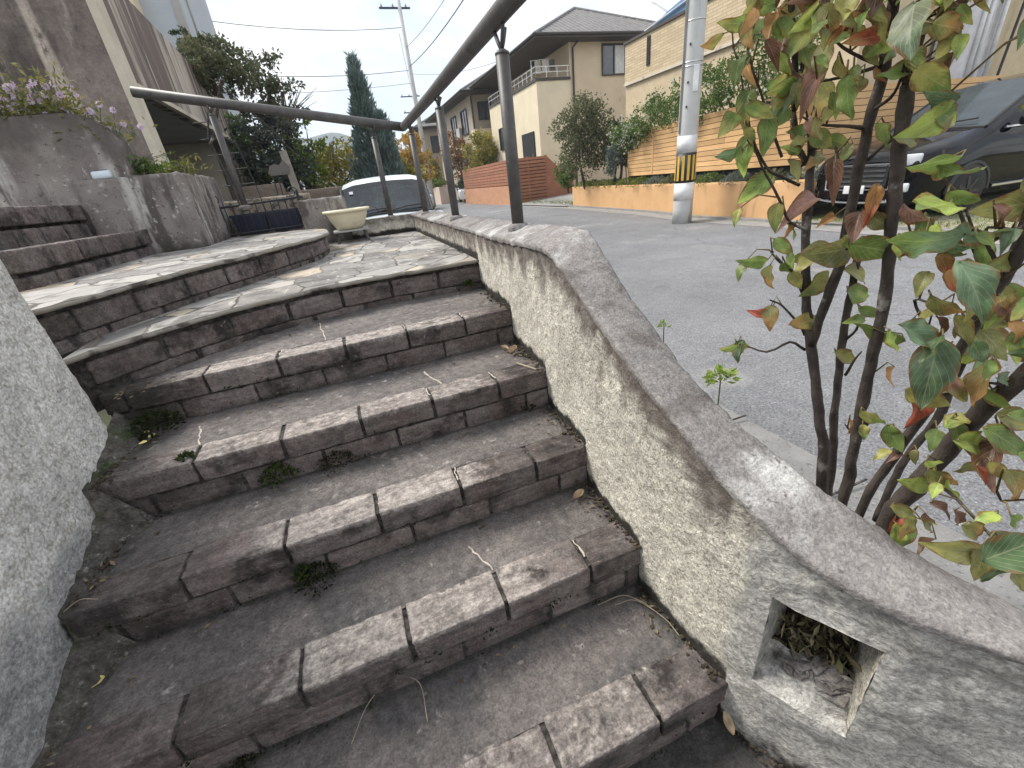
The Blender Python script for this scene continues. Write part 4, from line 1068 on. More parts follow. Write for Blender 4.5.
mb.obox((12.2, 6.36, 1.25), (1, 0, 0), (0, 1, 0), (0, 0, 1), (7.6, .02, 1.18)); mb.build('shade_backing', m_dark, pf)
for y in (6.38, 8.3, 9.95, 11.4, 12.83):
    mb = MB(); mb.box((fx(y) + .045, y - .03, .36), (fx(y) + .10, y + .03, 1.80)); mb.build('post', m_black, pf)
for y in (11.4, 9.95):
    mb = MB(); mb.box((fx(y) - .03, y - .02, .70), (fx(y) - .014, y + .02, 1.84)); mb.build('cover_strip', m_plank, pf)
for y in (9.4, 7.2):
    mb = MB(); mb.tube([(fx(y) - .02, y, 1.78), (fx(y) - .10, y, 1.79), (fx(y) - .12, y, 1.74)], .025, 8); mb.build('spot_lamp', m_black, pf)
# ---- red slatted fence on brick base
m_red = surf('red brown slats', (.33, .15, .085), (.28, .12, .07), 3, .7, ((40, .3, .003, (1, .1, 1)),), island=.10)
m_rbase = surf('tan brick base', (.50, .27, .16), (.42, .22, .13), 4, .9, ((30, .5, .01, (1, 1, 3)),))
rf = thing('slatted_fence', 'red brown slatted fence on a tan brick base at the side road', 'fence', (8.75, 24, RZ))
mb = MB(); mb.box((8.66, 23.0, RZ), (8.86, 32.2, .66)); mb.build('brick_base', m_rbase, rf)
mb = MB()
for i in range(8): z0 = .70 + i * .15; mb.box((8.70, 23.0, z0), (8.74, 32.2, z0 + .128))
for i in range(13): z0 = RZ + .08 + i * .165; mb.box((8.80, 22.86, z0), (10.85, 22.90, z0 + .128))
mb.build('slats', m_red, rf)
mb = MB(); mb.box((8.76, 23.02, .66), (8.79, 32.2, 1.88)); mb.box((8.86, 22.93, RZ + .05), (10.85, 22.95, 1.86)); mb.build('shade_backing', surf('fence shadow board', (.12, .055, .035), (.10, .05, .03), 3), rf)
for x, y in ((8.75, 22.95), (9.8, 22.95), (10.85, 22.95)):
    mb = MB(); mb.box((x - .05, y - .05, RZ), (x + .05, y + .05, 1.92)); mb.build('post', m_red, rf)
mb = MB(); mb.extr([(10.9, 22.9, RZ), (12.3, 22.6, RZ), (12.3, 22.6, .55), (11.9, 22.7, .9), (10.9, 22.9, 1.88)], (0, .06, 0)); mb.build('sloping_panel', m_red, rf)

# ---- house helpers
def window(parent, c, w, h, face, frame=m_black, depth=.06, mull=1, curtain=False):
    """face: 'x' looks towards -x, 'y' looks towards -y"""
    c = Vector(c); ex = Vector((0, -1, 0)) if face == 'x' else Vector((1, 0, 0)); n = Vector((-1, 0, 0)) if face == 'x' else Vector((0, -1, 0)); ez = Vector((0, 0, 1))
    mb = MB(); t = .06
    for s in (-1, 1):
        mb.obox(c + ex * (s * (w / 2 + t / 2)) + n * .02, ex, n, ez, (t, .12, h + 2 * t)); mb.obox(c + ez * (s * (h / 2 + t / 2)) + n * .02, ex, n, ez, (w, .12, t))
    for k in range(mull): mb.obox(c + ex * (w * ((k + 1) / (mull + 1) - .5)) + n * .012, ex, n, ez, (.05, .05, h))
    f = mb.build('window', frame, parent)
    mb = MB(); mb.obox(c - n * .01, ex, n, ez, (w, .02, h)); mb.build('pane', m_glass, f)
    if curtain:
        mb = MB(); mb.obox(c + n * .006 + ex * w * .28, ex, n, ez, (w * .42, .006, h * .96)); mb.build('curtain', plain('curtain', (.55, .56, .55), .9), f)
    return f
m_beige = surf('beige siding', (.60, .50, .37), (.55, .455, .33), 1.5, .9, ((8, .35, .02, (.3, .3, 8)),), (((.40, .32, .22), 1.0, .6, .8),))
m_beige2 = surf('lighter beige siding', (.72, .63, .46), (.66, .57, .42), 1.5, .9, ((8, .35, .02, (.3, .3, 8)),))
m_greige = surf('greige siding', (.40, .34, .27), (.36, .31, .25), 1.5, .9)
m_rooft = surf('grey roof tiles', (.23, .225, .22), (.18, .175, .17), 3, .8, ((14, .8, .05, (1, .5, 1)),))
m_eave = plain('dark eave', (.055, .048, .043), .7)
def hip_roof(parent, x0, y0, x1, y1, ze, ridge_z, over=.75, rx=None):
    """tile hip roof over a rectangle"""
    a, b, c, d = x0 - over, y0 - over, x1 + over, y1 + over
    run = min(c - a, d - b) / 2
    if (d - b) > (c - a): r0, r1 = ((a + c) / 2, b + run), ((a + c) / 2, d - run)
    else: r0, r1 = (a + run, (b + d) / 2), (c - run, (b + d) / 2)
    mb = MB(); z0 = ze + .14
    A, B, Cc, Dd = (a, b, z0), (c, b, z0), (c, d, z0), (a, d, z0); E, F = (*r0, ridge_z), (*r1, ridge_z)
    if (d - b) > (c - a): fs = [(A, B, E), (B, Cc, F, E), (Cc, Dd, F), (Dd, A, E, F)]
    else: fs = [(A, B, F, E), (B, Cc, F), (Cc, Dd, E, F), (Dd, A, E)]
    for f in fs: mb.poly(f)
    roof = mb.build('roof', m_rooft, parent)
    mb = MB()
    hips = [(A, E), (B, F if (d - b) <= (c - a) else E), (Cc, F), (Dd, F if (d - b) > (c - a) else E), (E, F)]
    for p, q in hips: mb.tube([Vector(p) + Vector((0, 0, .03)), Vector(q) + Vector((0, 0, .03))], .07, 8)
    for f in fs:      # tile courses and ribs along each slope
        p0, p1 = Vector(f[0]), Vector(f[1]); top = (Vector(f[2]) + Vector(f[-1])) / 2
        n = int((p1 - p0).length / .3)
        for i in range(1, n):
            q = p0.lerp(p1, i / n); e = p0.lerp(p1, .5)
            # rib climbs to the hip or ridge
            if len(f) == 3: t = 1 - abs(i / n - .5) * 2; tp = q.lerp(q + (top - e), t)
            else:
                l, r = Vector(f[3]), Vector(f[2]); L = (p1 - p0); Ln = L.length; L.normalize()
                a0, a1 = (l - p0).dot(L), (r - p0).dot(L); s = i / n * Ln
                t = min(1, s / max(a0, .01), (Ln - s) / max(Ln - a1, .01)); up = (l - p0) - L * a0; tp = q + up * t
            mb.tube([q + Vector((0, 0, .012)), tp + Vector((0, 0, .012))], .028, 4, cap=False)
    mb.build('tile_ribs', m_rooft, roof)
    mb = MB(); mb.box((a, b, ze), (c, d, z0 - .004)); mb.build('eave', m_eave, parent)
    mb = MB(); mb.tube([(a - .05, b - .05, z0), (c + .05, b - .05, z0)], .06, 8); mb.tube([(a - .05, b - .05, z0), (a - .05, d + .05, z0)], .06, 8); mb.build('eaves_gutter', m_eave, parent)
    return roof
# ---- house A (beige, balcony)
S = 1.15
HA = thing('beige_house', 'two storey beige house with grey hip roof and corner balcony beyond the red fence', 'house', (13, 27, RZ), group='houses along the road')
Y0 = 23.4; XC = 12.75; XB = 10.82; EZ = 6.80
mb = MB(); mb.box((XC, Y0, RZ), (19.5, 33, EZ)); mb.build('wall', m_beige, HA)
mb = MB(); mb.box((XB, Y0 - .02, RZ), (XC - .004, 31, 5.25)); mb.build('balcony_block', m_beige2, HA)
mb = MB(); mb.box((XB - .06, Y0 - .08, 5.254), (XC - .004, Y0 + .14, 5.37)); mb.box((XB - .06, Y0 + .144, 5.254), (XB + .14, 31, 5.37)); mb.build('balcony_coping', m_eave, HA)
mb = MB()
for z in (5.62, 5.85):
    mb.tube([(XC - .05, Y0, z), (XB, Y0, z), (XB, 31, z)], .022, 6)
for i in range(14): mb.tube([(XB, Y0 + i * .58, 5.37), (XB, Y0 + i * .58, 5.85)], .016, 6)
for i in range(4): mb.tube([(XB + i * .6, Y0, 5.37), (XB + i * .6, Y0, 5.85)], .016, 6)
mb.build('balcony_rail', m_alu, HA)
hip_roof(HA, XB + .5, Y0, 19.5, 33, EZ, 9.35, .80)
window(HA, ((14.75 + 16.0) / 2, Y0 - .01, 6.02), 1.35, 1.25, 'y', m_eave, curtain=True)
mb = MB(); mb.tube([(XC + .18, Y0 - .06, RZ), (XC + .18, Y0 - .06, 6.55), (XC + .45, Y0 - .25, 6.85), (XC + .45, Y0 - .6, EZ)], .05, 8); mb.build('downpipe', m_eave, HA)
mb = MB(); mb.obox((XB - .03, 24.9, 1.9), (0, 1, 0), (1, 0, 0), (0, 0, 1), (1.7, .06, 2.5)); en = mb.build('entrance', m_dark, HA)
mb = MB(); mb.tube([(XB - .07, 24.3, 1.6), (XB - .07, 24.3, 2.1)], .02, 6); mb.build('handle', m_alu, en)
window(HA, (XB - .005, 28.6, 3.3), 1.6, 1.1, 'x')
# laundry on the balcony
ld = thing('laundry_rack', 'balcony clothes pole with grey and white washing on the beige house', 'laundry', (11.9, 24.6, 5.3))
mb = MB(); mb.tube([(11.1, 24.6, 6.35), (12.6, 24.6, 6.45)], .02, 6); mb.tube([(11.15, 24.6, 5.3), (11.15, 24.6, 6.36)], .02, 6); mb.build('pole', m_alu, ld)
for i, (x, w, h, cc) in enumerate(((11.5, .35, .6, (.62, .62, .6)), (11.95, .4, .5, (.75, .75, .75)), (12.35, .3, .45, (.2, .2, .21)))):
    mb = MB(); mb.grid(lambda u, v: Vector((x + (u - .5) * w, 24.55 + .03 * math.sin(u * 9), 6.38 - v * h)), 8, 4); mb.build('garment', plain('cloth', cc, .9), ld, smooth=True)
# ---- house B and C
HB = thing('grey_beige_house', 'grey beige house with dark deep eaves farther along the road, left of the balcony house', 'house', (11, 35, RZ), group='houses along the road')
mb = MB(); mb.box((10.55, 34.2, RZ), (18, 46, 6.6)); mb.build('wall', m_greige, HB)
mb = MB(); mb.box((10.35, 33.2, RZ), (17.5, 34.16, 4.4)); mb.build('porch_wing', m_beige2, HB)
hip_roof(HB, 10.55, 34.2, 18, 46, 6.6, 9.0, .85)
for y in (36.2, 39.4, 43): window(HB, (10.54, y, 5.2), 1.5, 1.5, 'x', m_black)
window(HB, (10.54, 38.0, 2.0), 1.8, 1.9, 'x', m_black)
window(HB, (11.6, 34.19, 5.6), 1.0, 1.0, 'y', m_black)
mb = MB(); mb.box((10.5, 37.3, 4.2), (10.3, 38.3, 5.0)); mb.build('air_conditioner', m_lgrey, HB)
mb = MB(); mb.tube([(10.6, 34.1, RZ), (10.6, 34.1, 6.5)], .06, 8); mb.build('downpipe', m_eave, HB)
HC = thing('distant_house', 'small distant house with grey gable roof and dark balcony behind the far pole', 'house', (11, 52, RZ), group='houses along the road')
mb = MB(); mb.box((9.6, 49.5, RZ), (17, 58, 6.4)); mb.build('wall', m_greige, HC)
hip_roof(HC, 9.6, 49.5, 17, 58, 6.4, 8.6, .8)
window(HC, (9.59, 52, 5.0), 1.8, 1.5, 'x', m_black); window(HC, (11.2, 49.49, 5.0), 1.3, 1.4, 'y', m_black)
mb = MB(); mb.box((8.9, 50, 3.6), (9.59, 57, 4.4)); mb.build('balcony', m_eave, HC)
# ---- brick house (right) with blue shade
m_bbrick = surf('pale brick tile', (.56, .46, .31), (.50, .40, .27), 5, .9, ((12, .5, .01, (.2, .25, 4)),))
t = NT('tan brick courses')
br = t.n.new('ShaderNodeTexBrick'); br.inputs['Scale'].default_value = 1; br.inputs['Brick Width'].default_value = .34; br.inputs['Row Height'].default_value = .078; br.inputs['Mortar Size'].default_value = .008
br.inputs['Color1'].default_value = (.60, .49, .33, 1); br.inputs['Color2'].default_value = (.47, .37, .24, 1); br.inputs['Mortar'].default_value = (.36, .29, .20, 1)
_mp = t.n.new('ShaderNodeMapping'); _mp.inputs['Rotation'].default_value = (math.pi / 2, 0, math.pi / 2); t.link(t.co, _mp.inputs['Vector'])
_sx = t.n.new('ShaderNodeSeparateXYZ'); t.link(t.co, _sx.inputs[0]); _cx = t.n.new('ShaderNodeCombineXYZ'); t.link(_sx.outputs[1], _cx.inputs[0]); t.link(_sx.outputs[2], _cx.inputs[1]); t.link(_cx.outputs[0], br.inputs['Vector'])
m_courses = t.done(br.outputs['Color'], .9, t.bump(br.outputs['Fac'], -.6, .01), .2)
HD = thing('brick_house', 'tan brick house with a blue shade sail over its terrace, above the plank fence', 'house', (14, 11, RZ), group='houses along the road')
mb = MB(); mb.box((11.04, 7.6, RZ), (20, 15.98, 4.80)); mb.build('wall', m_bbrick, HD)
mb = MB(); mb.box((11.0, 8.2, 3.68), (11.038, 16.0, 4.84)); mb.build('brick_parapet', m_courses, HD)
mb = MB(); mb.box((10.95, 7.6, 4.842), (11.15, 16.05, 4.92)); mb.build('parapet_coping', m_eave, HD)
mb = MB(); mb.box((10.96, 8.2, 3.60), (11.036, 16.0, 3.676)); mb.build('string_course', m_cream, HD)
mb = MB(); mb.box((10.97, 14.55, 3.95), (10.995, 14.72, 4.75)); mb.build('slit_window', m_dark, HD)
mb = MB(); mb.box((12.5, 9, 4.8), (19, 13.2, 8)); mb.build('upper_wall', m_cream, HD)
mb = MB()
a, b, c = onX(645, 32, 11.2), onX(705, -14, 11.2), onX(705, 8, 11.2)
mb.extr([onX(644, 31, 11.2), onX(668, 12, 11.2), onX(708, -22, 11.2), onX(708, 0, 11.2), onX(660, 27, 11.2)], (.03, 0, 0)); mb.extr([onX(655, 25, 11.24), onX(668, 12, 11.24), onX(708, -22, 11.24), onX(708, -22, 11.24) + Vector((3.2, .3, .6)), onX(655, 25, 11.24) + Vector((3.2, .3, .6))], (0, 0, .03))
mb.build('shade_sail', surf('blue sail cloth', (.13, .25, .42), (.16, .29, .47), 2, .8), HD)
mb = MB(); mb.tube([onX(645, 31, 11.15), onX(716, -22, 11.15)], .03, 6); mb.tube([onX(668, 12, 11.3), onX(657, 4, 11.3), onX(652, 2, 11.3)], .03, 6); mb.build('sail_pole', m_alu, HD)
# right end: beige wall with pale rolled shutter and pipe
m_white2 = plain('white pvc', (.62, .62, .62), .35)
q = onY(932, 80, 7.55); 
mb = MB(); x0 = onY(936, 40, 7.5).x; x1 = onY(992, 40, 7.5).x
mb.grid(lambda u, v: Vector((lerp(x0, x1, u), 7.5 - .10 * math.sin(math.pi * min(1, max(0, u))) - .02 * math.sin(u * 40) * (u > .55), lerp(1.6, 4.5, v))), 40, 2); mb.build('pale_shutter', plain('pale shutter', (.46, .45, .46), .35), HD, smooth=True)
for u in (.03, .10, .62, .72, .97):
    mb = MB(); xx = lerp(x0, x1, u); mb.tube([(xx, 7.40, 1.4), (xx, 7.40, 4.6)], .045, 10); mb.build('downpipe', m_white2, HD, smooth=True)
xx = onY(1008, 40, 7.45).x
mb = MB(); mb.tube([(xx, 7.45, 1.4), (xx + .25, 7.45, 4.6)], .03, 8); mb.build('cable_pipe', m_iron, HD)

# ================================================================= left: carport, house above
CPX = -1.9
cp = thing('concrete_carport', 'stained concrete retaining wall and carport with streaked roof fascia on the left slope', 'carport', (-3, 9, RZ))
mb = MB(); mb.box((-14, 7.0, RZ), (CPX - .004, 7.28, 4.6)); mb.build('retaining_wall', m_wallbig, cp)
pts = [(CPX, 7.0), (CPX, 7.18)]
mb = MB(); mb.box((CPX - .07, 6.996, RZ), (CPX + .012, 7.27, 4.62)); mb.build('end_strip', m_cream, cp)
mb = MB()
mb.grid(lambda u, v: Vector((CPX + .004, lerp(7.28, 13.4, u), lerp(2.50, lerp(3.68, 3.40, u), v))), 30, 10); mb.grid(lambda u, v: Vector((CPX - .3 + .3 * u, lerp(7.28, 13.4, v), lerp(3.68, 3.40, v))), 2, 20)
mb.grid(lambda u, v: Vector((CPX - .25 + .254 * u, lerp(7.28, 13.4, v), 2.50)), 2, 20); mb.build('roof_fascia', m_fascia, cp)
mb = MB(); mb.box((CPX - .05, 7.28, 2.44), (CPX + .02, 13.0, 2.50)); mb.build('lintel_edge', m_cream, cp)
mb = MB(); mb.box((-8, 7.28, 2.52), (CPX - .26, 13.4, 2.8)); mb.build('ceiling', m_lgrey, cp)
mb = MB(); mb.box((-8, 13.0, RZ), (CPX - .02, 13.4, 2.51)); mb.build('end_wall', m_cream, cp)
mb = MB(); mb.box((-8.2, 7.28, RZ), (-8.0, 13.4, 2.51)); mb.build('back_wall', m_lgrey, cp)
mb = MB(); mb.box((CPX - .5, 13.0 - .004, RZ), (CPX + .02, 13.6, 2.50)); mb.build('column', m_fascia, cp)
mb = MB(); mb.tube([(CPX + .10, 12.9, RZ), (CPX + .10, 12.9, 2.4), (CPX - .05, 12.9, 2.9)], .07, 10); mb.build('downpipe', m_rail, cp)
mb = MB(); mb.box((-8, 7.28, RZ + .02), (CPX, 13.0, RZ + .06)); mb.build('carport_floor', m_conc, cp)
HL = thing('blue_grey_house', 'pale blue grey sided house high on the slope above the carport', 'house', (-5, 17, 2.8))
cxy = onD(184, 20, 15.5)
mb = MB(); mb.box((cxy.x - 5, cxy.y, 2.8), (cxy.x, cxy.y + 5.2, 9.5)); mb.build('wall', surf('blue grey siding', (.42, .46, .50), (.46, .50, .54), 1.2, .8, ((6, .3, .02, (.2, .2, 6)),)), HL)
mb = MB(); mb.box((cxy.x - .14, cxy.y - .03, 2.8), (cxy.x + .03, cxy.y + .12, 9.5)); mb.build('corner_trim', m_lgrey, HL)
mb = MB(); mb.box((cxy.x + .002, cxy.y + 1.2, 2.8), (cxy.x + .04, cxy.y + 1.3, 9.5)); mb.build('joint_trim', m_lgrey, HL)
mb = MB(); q = onD(128, 5, 15); mb.box((q.x - 1.5, cxy.y - .6, 2.8), (q.x + .1, cxy.y - .004, 6.0)); mb.build('tan_wing', m_beige2, HL)
mb = MB(); mb.extr([(cxy.x - 5.4, cxy.y - .4, 9.5), (cxy.x + .5, cxy.y - .4, 9.5), (cxy.x - 2.5, cxy.y - .4, 11.2)], (0, 6, 0)); mb.build('roof', m_rooft, HL)
# slope behind the carport
mb = MB(); mb.grid(lambda u, v: Vector((lerp(-30, -2.2, u), lerp(13.6, 40, v), lerp(3.6, .2, u) + .2 * nz((u * 8, v * 8, 0), 1))), 20, 20); struct(mb.build('hillside_garden', m_ground, None, smooth=True))
mb = MB(); mb.box((-30, 7.3, 2.81), (-2.3, 13.6, 3.3)); struct(mb.build('terrace_soil', m_ground))
# distant mountain
m_hill = surf('wooded mountain', (.035, .055, .030), (.055, .075, .040), .02, 1, ((.2, .5, 2),))
mb = MB()
def hillP(u, v):
    x = lerp(-700, 760, u); h = 95 * math.exp(-((x + 20) / 190) ** 2) + 60 * math.exp(-((x - 420) / 260) ** 2) + 75 * math.exp(-((x + 400) / 160) ** 2) + 8 * nz((x, 0, 0), .02)
    return Vector((x, 700 + 160 * v, -5 + (h + 5) * math.sin(v * math.pi * .5)))
mb.grid(hillP, 120, 10); struct(mb.build('hill', m_hill, None, smooth=True))
# the air between here and the mountain
mb = MB(); mb.box((-1100, -60, -1.7), (1100, 1000, 175)); hz_ = NT('haze air'); hz_.n.remove(hz_.b)
_pv = hz_.n.new('ShaderNodeVolumePrincipled'); _pv.inputs['Color'].default_value = (.80, .88, 1.0, 1); _pv.inputs['Density'].default_value = .0009
hz_.link(_pv.outputs[0], hz_.n['Material Output'].inputs['Volume'])
o = mb.build('haze', hz_.mat); o['kind'] = 'stuff'; o['label'] = 'pale blue haze in front of the distant mountain'
# ================================================================= vehicles (local frame: nose at x=0 looking to -x, tail at +x, left side -y)
def car(name, label, cat, loc, rz, paint, prof, hw, zsill, wheels, wr, cab, lights, grille, group=None, belt=None, wiper=True, dash=True, rimmat=None, mz=.02, glass=None):
    """prof: list of (x, z_top, half_width_low, half_width_top); cab=(cowl, roof front, roof rear, tail) station indices"""
    o = thing(name, label, cat, loc, rz, group)
    N = 7
    def section(s):
        x, zt, wl, wt = s[:4]; zb = min(s[4] if len(s) > 4 else belt(x), zt - .02); h = zb - zsill
        return [(x, 0, zsill), (x, wl * .93, zsill), (x, wl, zsill + .35 * h), (x, wl * .995, zsill + .75 * h), (x, lerp(wl, wt, .18), zb), (x, wt, zt - .055 * min(1, (zt - zb) / .2)), (x, wt * .72, zt - .004), (x, wt * .30, zt + .012), (x, 0, zt + .016)]
    secs = [section(s) for s in prof]
    # refine the lengthwise stations
    def P(i, k, sgn): p = secs[i][k]; return Vector((p[0], sgn * p[1], p[2]))
    body, ws, sw, rw_ = MB(), MB(), MB(), MB()
    c0, c1, c2, c3 = cab
    for sg in (-1, 1):
        for i in range(len(secs) - 1):
            for k in range(8):
                q = [P(i, k, sg), P(i + 1, k, sg), P(i + 1, k + 1, sg), P(i, k + 1, sg)]
                if i == c0 and k >= 5: tgt = ws
                elif c1 <= i < c2 and k == 4: tgt = sw
                elif i == c2 and k >= 5 and c3: tgt = rw_
                else: tgt = body
                tgt.face([tgt.vert(p) for p in q])
    for i, rev in ((0, 0), (len(secs) - 1, 1)):
        n = [P(i, k, -1) for k in range(9)] + [P(i, k, 1) for k in range(7, -1, -1)]
        body.poly(n)
    def weld(mb, nm, m, par=o):
        ob = mb.build(nm, m, par, smooth=True, local=True, fix=False)
        bm = bmesh.new(); bm.from_mesh(ob.data); bmesh.ops.remove_doubles(bm, verts=bm.verts, dist=.0005); bmesh.ops.recalc_face_normals(bm, faces=bm.faces)
        bm.to_mesh(ob.data); bm.free()
        return ob
    b = weld(body, 'body', paint)
    md = b.modifiers.new('bevel', 'BEVEL'); md.width = .035; md.segments = 2; md.limit_method = 'ANGLE'; md.angle_limit = R(35)
    if ws.f:
        w = weld(ws, 'windshield', glass or m_wsglass)
        mb = MB(); i = c0
        if wiper:
            a = P(c0, 7, -1); d = P(c0 + 1, 7, -1)
            for y0, y1 in ((-.05, -.55), (.5, .02)):
                p = a.lerp(d, .04); q = a.lerp(d, .22); mb.tube([(p.x - .02, y0, p.z + .02), (lerp(p.x, q.x, .4) - .03, (y0 + y1) / 2, lerp(p.z, q.z, .4) + .02), (lerp(p.x, q.x, .5) - .03, y1, lerp(p.z, q.z, .5) + .02)], .012, 6)
            mb.build('wiper', m_black, w, local=True)
        mb = MB()
        for sg in (-1, 1): mb.tube([P(c0, 5, sg) + Vector((-.005, 0, .005)), P(c0 + 1, 5, sg) + Vector((-.005, 0, .005))], .022, 6)
        mb.tube([P(c0, 5, -1) + Vector((-.01, 0, .0)), P(c0, 7, -1) + Vector((-.01, 0, .004)), P(c0, 7, 1) + Vector((-.01, 0, .004)), P(c0, 5, 1) + Vector((-.01, 0, 0))], .025, 6)
        mb.build('windshield_seal', m_black, w, local=True)
    if sw.f:
        s_ = weld(sw, 'side_window', m_glass)
    if rw_.f: weld(rw_, 'rear_window', glass or m_glass)
    for wx in wheels:
        for sg in (-1, 1):
            yw = sg * (hw - .09)
            mb = MB(); mb.lathe((wx, yw, wr), [(wr * .62, -.10), (wr * .95, -.10), (wr, -.07), (wr, .07), (wr * .95, .10), (wr * .62, .10)], 28, 'y')
            wl_ = mb.build('wheel', m_rubber, o, smooth=True, local=True)
            mb = MB(); mb.lathe((wx, yw + sg * .06, wr), [(wr * .64, -.03), (wr * .64, .03), (wr * .2, .035)], 24, 'y')
            for a in range(7):
                an = a * 2 * math.pi / 7; dd = Vector((math.cos(an), 0, math.sin(an)))
                mb.obox(Vector((wx, yw + sg * .098, wr)) + dd * wr * .36, dd, (0, 1, 0), dd.cross(Vector((0, 1, 0))), (wr * .55, .02, .045))
            mb.build('rim', rimmat or m_alu, wl_, smooth=False, local=True)
            mb = MB(); pts = [Vector((wx + (wr + .05) * math.cos(a), sg * (hw - .01), wr + (wr + .05) * math.sin(a))) for a in [math.pi * q / 14 for q in range(15)]]
            mb.tube(pts, .03, 6); mb.poly([(p.x, sg * (hw + .001), p.z) for p in pts]); mb.build('wheel_arch', m_black, o, local=True)
    for (y, z, w, h, x, mt) in lights:
        for sg in (-1, 1):
            mb = MB(); mb.rbrick((x + (.02 if sg < 0 else .02), sg * y - w / 2, z - h / 2), Vector((1, -sg * .35, 0)).normalized(), Vector((sg * .35, 1, 0)).normalized(), (0, 0, 1), (.05, w, h), .02, 0, .05); hl = mb.build('headlight', mt, o, smooth=True, local=True)
            mb = MB(); mb.lathe((x - .002, sg * y, z), [(h * .36, -.0), (h * .30, .015)], 12, 'y'); 
            mb.build('lamp_reflector', m_chrome, hl, local=True)
    gz0, gz1, gw, ns, gx = grille
    mb = MB(); mb.rbrick((gx, -gw, gz0), (1, 0, 0), (0, 1, 0), (0, 0, 1), (.05, 2 * gw, gz1 - gz0), .02, 0, .06); gr = mb.build('grille', m_black, o, smooth=True, local=True)
    mb = MB()
    for i in range(ns): z = lerp(gz0 + .03, gz1 - .03, i / max(1, ns - 1)); mb.obox((gx - .004, 0, z), (1, 0, 0), (0, 1, 0), (0, 0, 1), (.03, 2 * gw - .06, .022))
    mb.build('grille_bars', m_chrome, gr, local=True)
    i = c0 + 1
    for sg in (-1, 1):
        p = P(c0, 4, sg); mb = MB(); mb.rbrick((p.x + .30, sg * (hw + .08) - .08, belt(p.x) + mz), (1, 0, 0), (0, 1, 0), (0, 0, 1), (.09, .16, .13), .04, 0, .04); mb.build('door_mirror', paint, o, smooth=True, local=True)
    return o
def two_sided(name, c, rough, spec):
    t = NT(name); g = t.n.new('ShaderNodeNewGeometry'); return t.done(t.mix(g.outputs['Backfacing'], c, (.035, .036, .038)), rough, None, spec)
m_vanpaint = two_sided('van paint white', (.70, .76, .78), .22, .6)
_t = NT('black car paint'); m_blackpaint = _t.done((.003, .003, .004), .05, None, .28)
m_whitepaint = plain('white car paint', (.72, .73, .74), .25, 0, .6, .03)
m_silver = plain('silver car paint', (.42, .47, .50), .25, .5, .6, .03)
m_lens = glassy('headlight lens', (.42, .44, .46), .08, .8)
def vanprof(): return [(0, .60, .68, .62), (.04, .78, .725, .69), (.13, .94, .735, .70), (.24, 1.0, .74, .70), (.60, 1.47, .74, .665), (.85, 1.545, .74, .64), (1.6, 1.575, .74, .63), (2.9, 1.55, .74, .60), (3.28, 1.44, .72, .56), (3.38, 1.05, .71, .6), (3.4, .6, .70, .62)]
vc = onD(383, 200, 7.55)
van = car('white_van', 'small pale white van facing us behind the low rear wall', 'van', (vc.x + .02, vc.y - .30, RZ), R(90 - 6), m_vanpaint, vanprof(), .74, .22, (.55, 2.85), .28, (3, 4, 8, 8), [(.58, .82, .22, .20, -.02, m_lens)], (.62, .76, .40, 3, -.02), None, lambda x: .93, mz=-.12, glass=m_clear)
# dashboard, seats and headrests seen through the windscreen, inspection sticker
mb = MB(); mb.rbrick((.62, -.30, .97), (1, 0, 0), (0, 1, 0), (0, 0, 1), (.05, .6, .05), .01, 0, .1)
mb.build('dashboard', m_black, van, local=True)
m_seat = plain('grey seat cloth', (.30, .31, .32), .9)
for y_ in (-.35, .35):
    mb = MB(); mb.rbrick((1.15, y_ - .22, .55), (1, 0, 0), (0, 1, 0), (0, 0, 1), (.14, .44, .62), .06, 0, .08); se = mb.build('seat', m_seat, van, smooth=True, local=True)
    mb = MB(); mb.rbrick((1.17, y_ - .12, 1.2), (1, 0, 0), (0, 1, 0), (0, 0, 1), (.09, .24, .16), .04, 0, .05); mb.build('headrest', m_seat, se, smooth=True, local=True)
mb = MB(); mb.tube([(.78 + .02 * math.sin(a), .35 + .18 * math.cos(a), 1.0 + .17 * math.sin(a)) for a in [q * .35 for q in range(19)]], .014, 6); mb.build('steering_wheel', m_black, van, local=True)
mb = MB(); mb.rbrick((.66, -.09, 1.36), (1, 0, 0), (0, 1, 0), (0, 0, 1), (.02, .20, .06), .01, 0, .05); mb.build('rear_mirror', m_black, van, smooth=True, local=True)
mb = MB(); mb.obox((-.025, 0, .42), (1, 0, 0), (0, 1, 0), (0, 0, 1), (.012, .33, .165)); mb.build('number_plate', plain('yellow plate', (.70, .60, .10), .5), van, local=True)
mb = MB(); mb.obox((.50, .52, 1.36), (1, 0, 1.3), (0, 1, 0), (-1, 0, 1), (.05, .06, .004)); mb.build('sticker', m_white2, van, local=True)
mpv = car('black_minivan', 'black minivan with chrome grille parked nose out on the grassy driveway', 'car', (7.80, 4.95, RZ + .09), R(-7), m_blackpaint,
    [(0, .66, .62, .55), (.05, .86, .80, .70), (.22, .98, .89, .74), (.75, 1.09, .90, .76), (1.18, 1.17, .90, .74), (2.15, 1.74, .90, .66), (2.7, 1.82, .90, .64), (3.9, 1.82, .90, .63), (4.5, 1.74, .89, .62), (4.72, 1.2, .88, .70), (4.8, .7, .86, .7)],
    .90, .24, (.95, 3.75), .33, (4, 5, 8, 8), [(.62, .84, .36, .15, .045, m_lens), (.66, .48, .22, .12, -.02, m_lens)], (.48, .82, .46, 5, -.035), None, lambda x: 1.10 if x > .8 else .92, rimmat=plain('dark rim', (.05, .05, .055), .35, .6))
mb = MB()
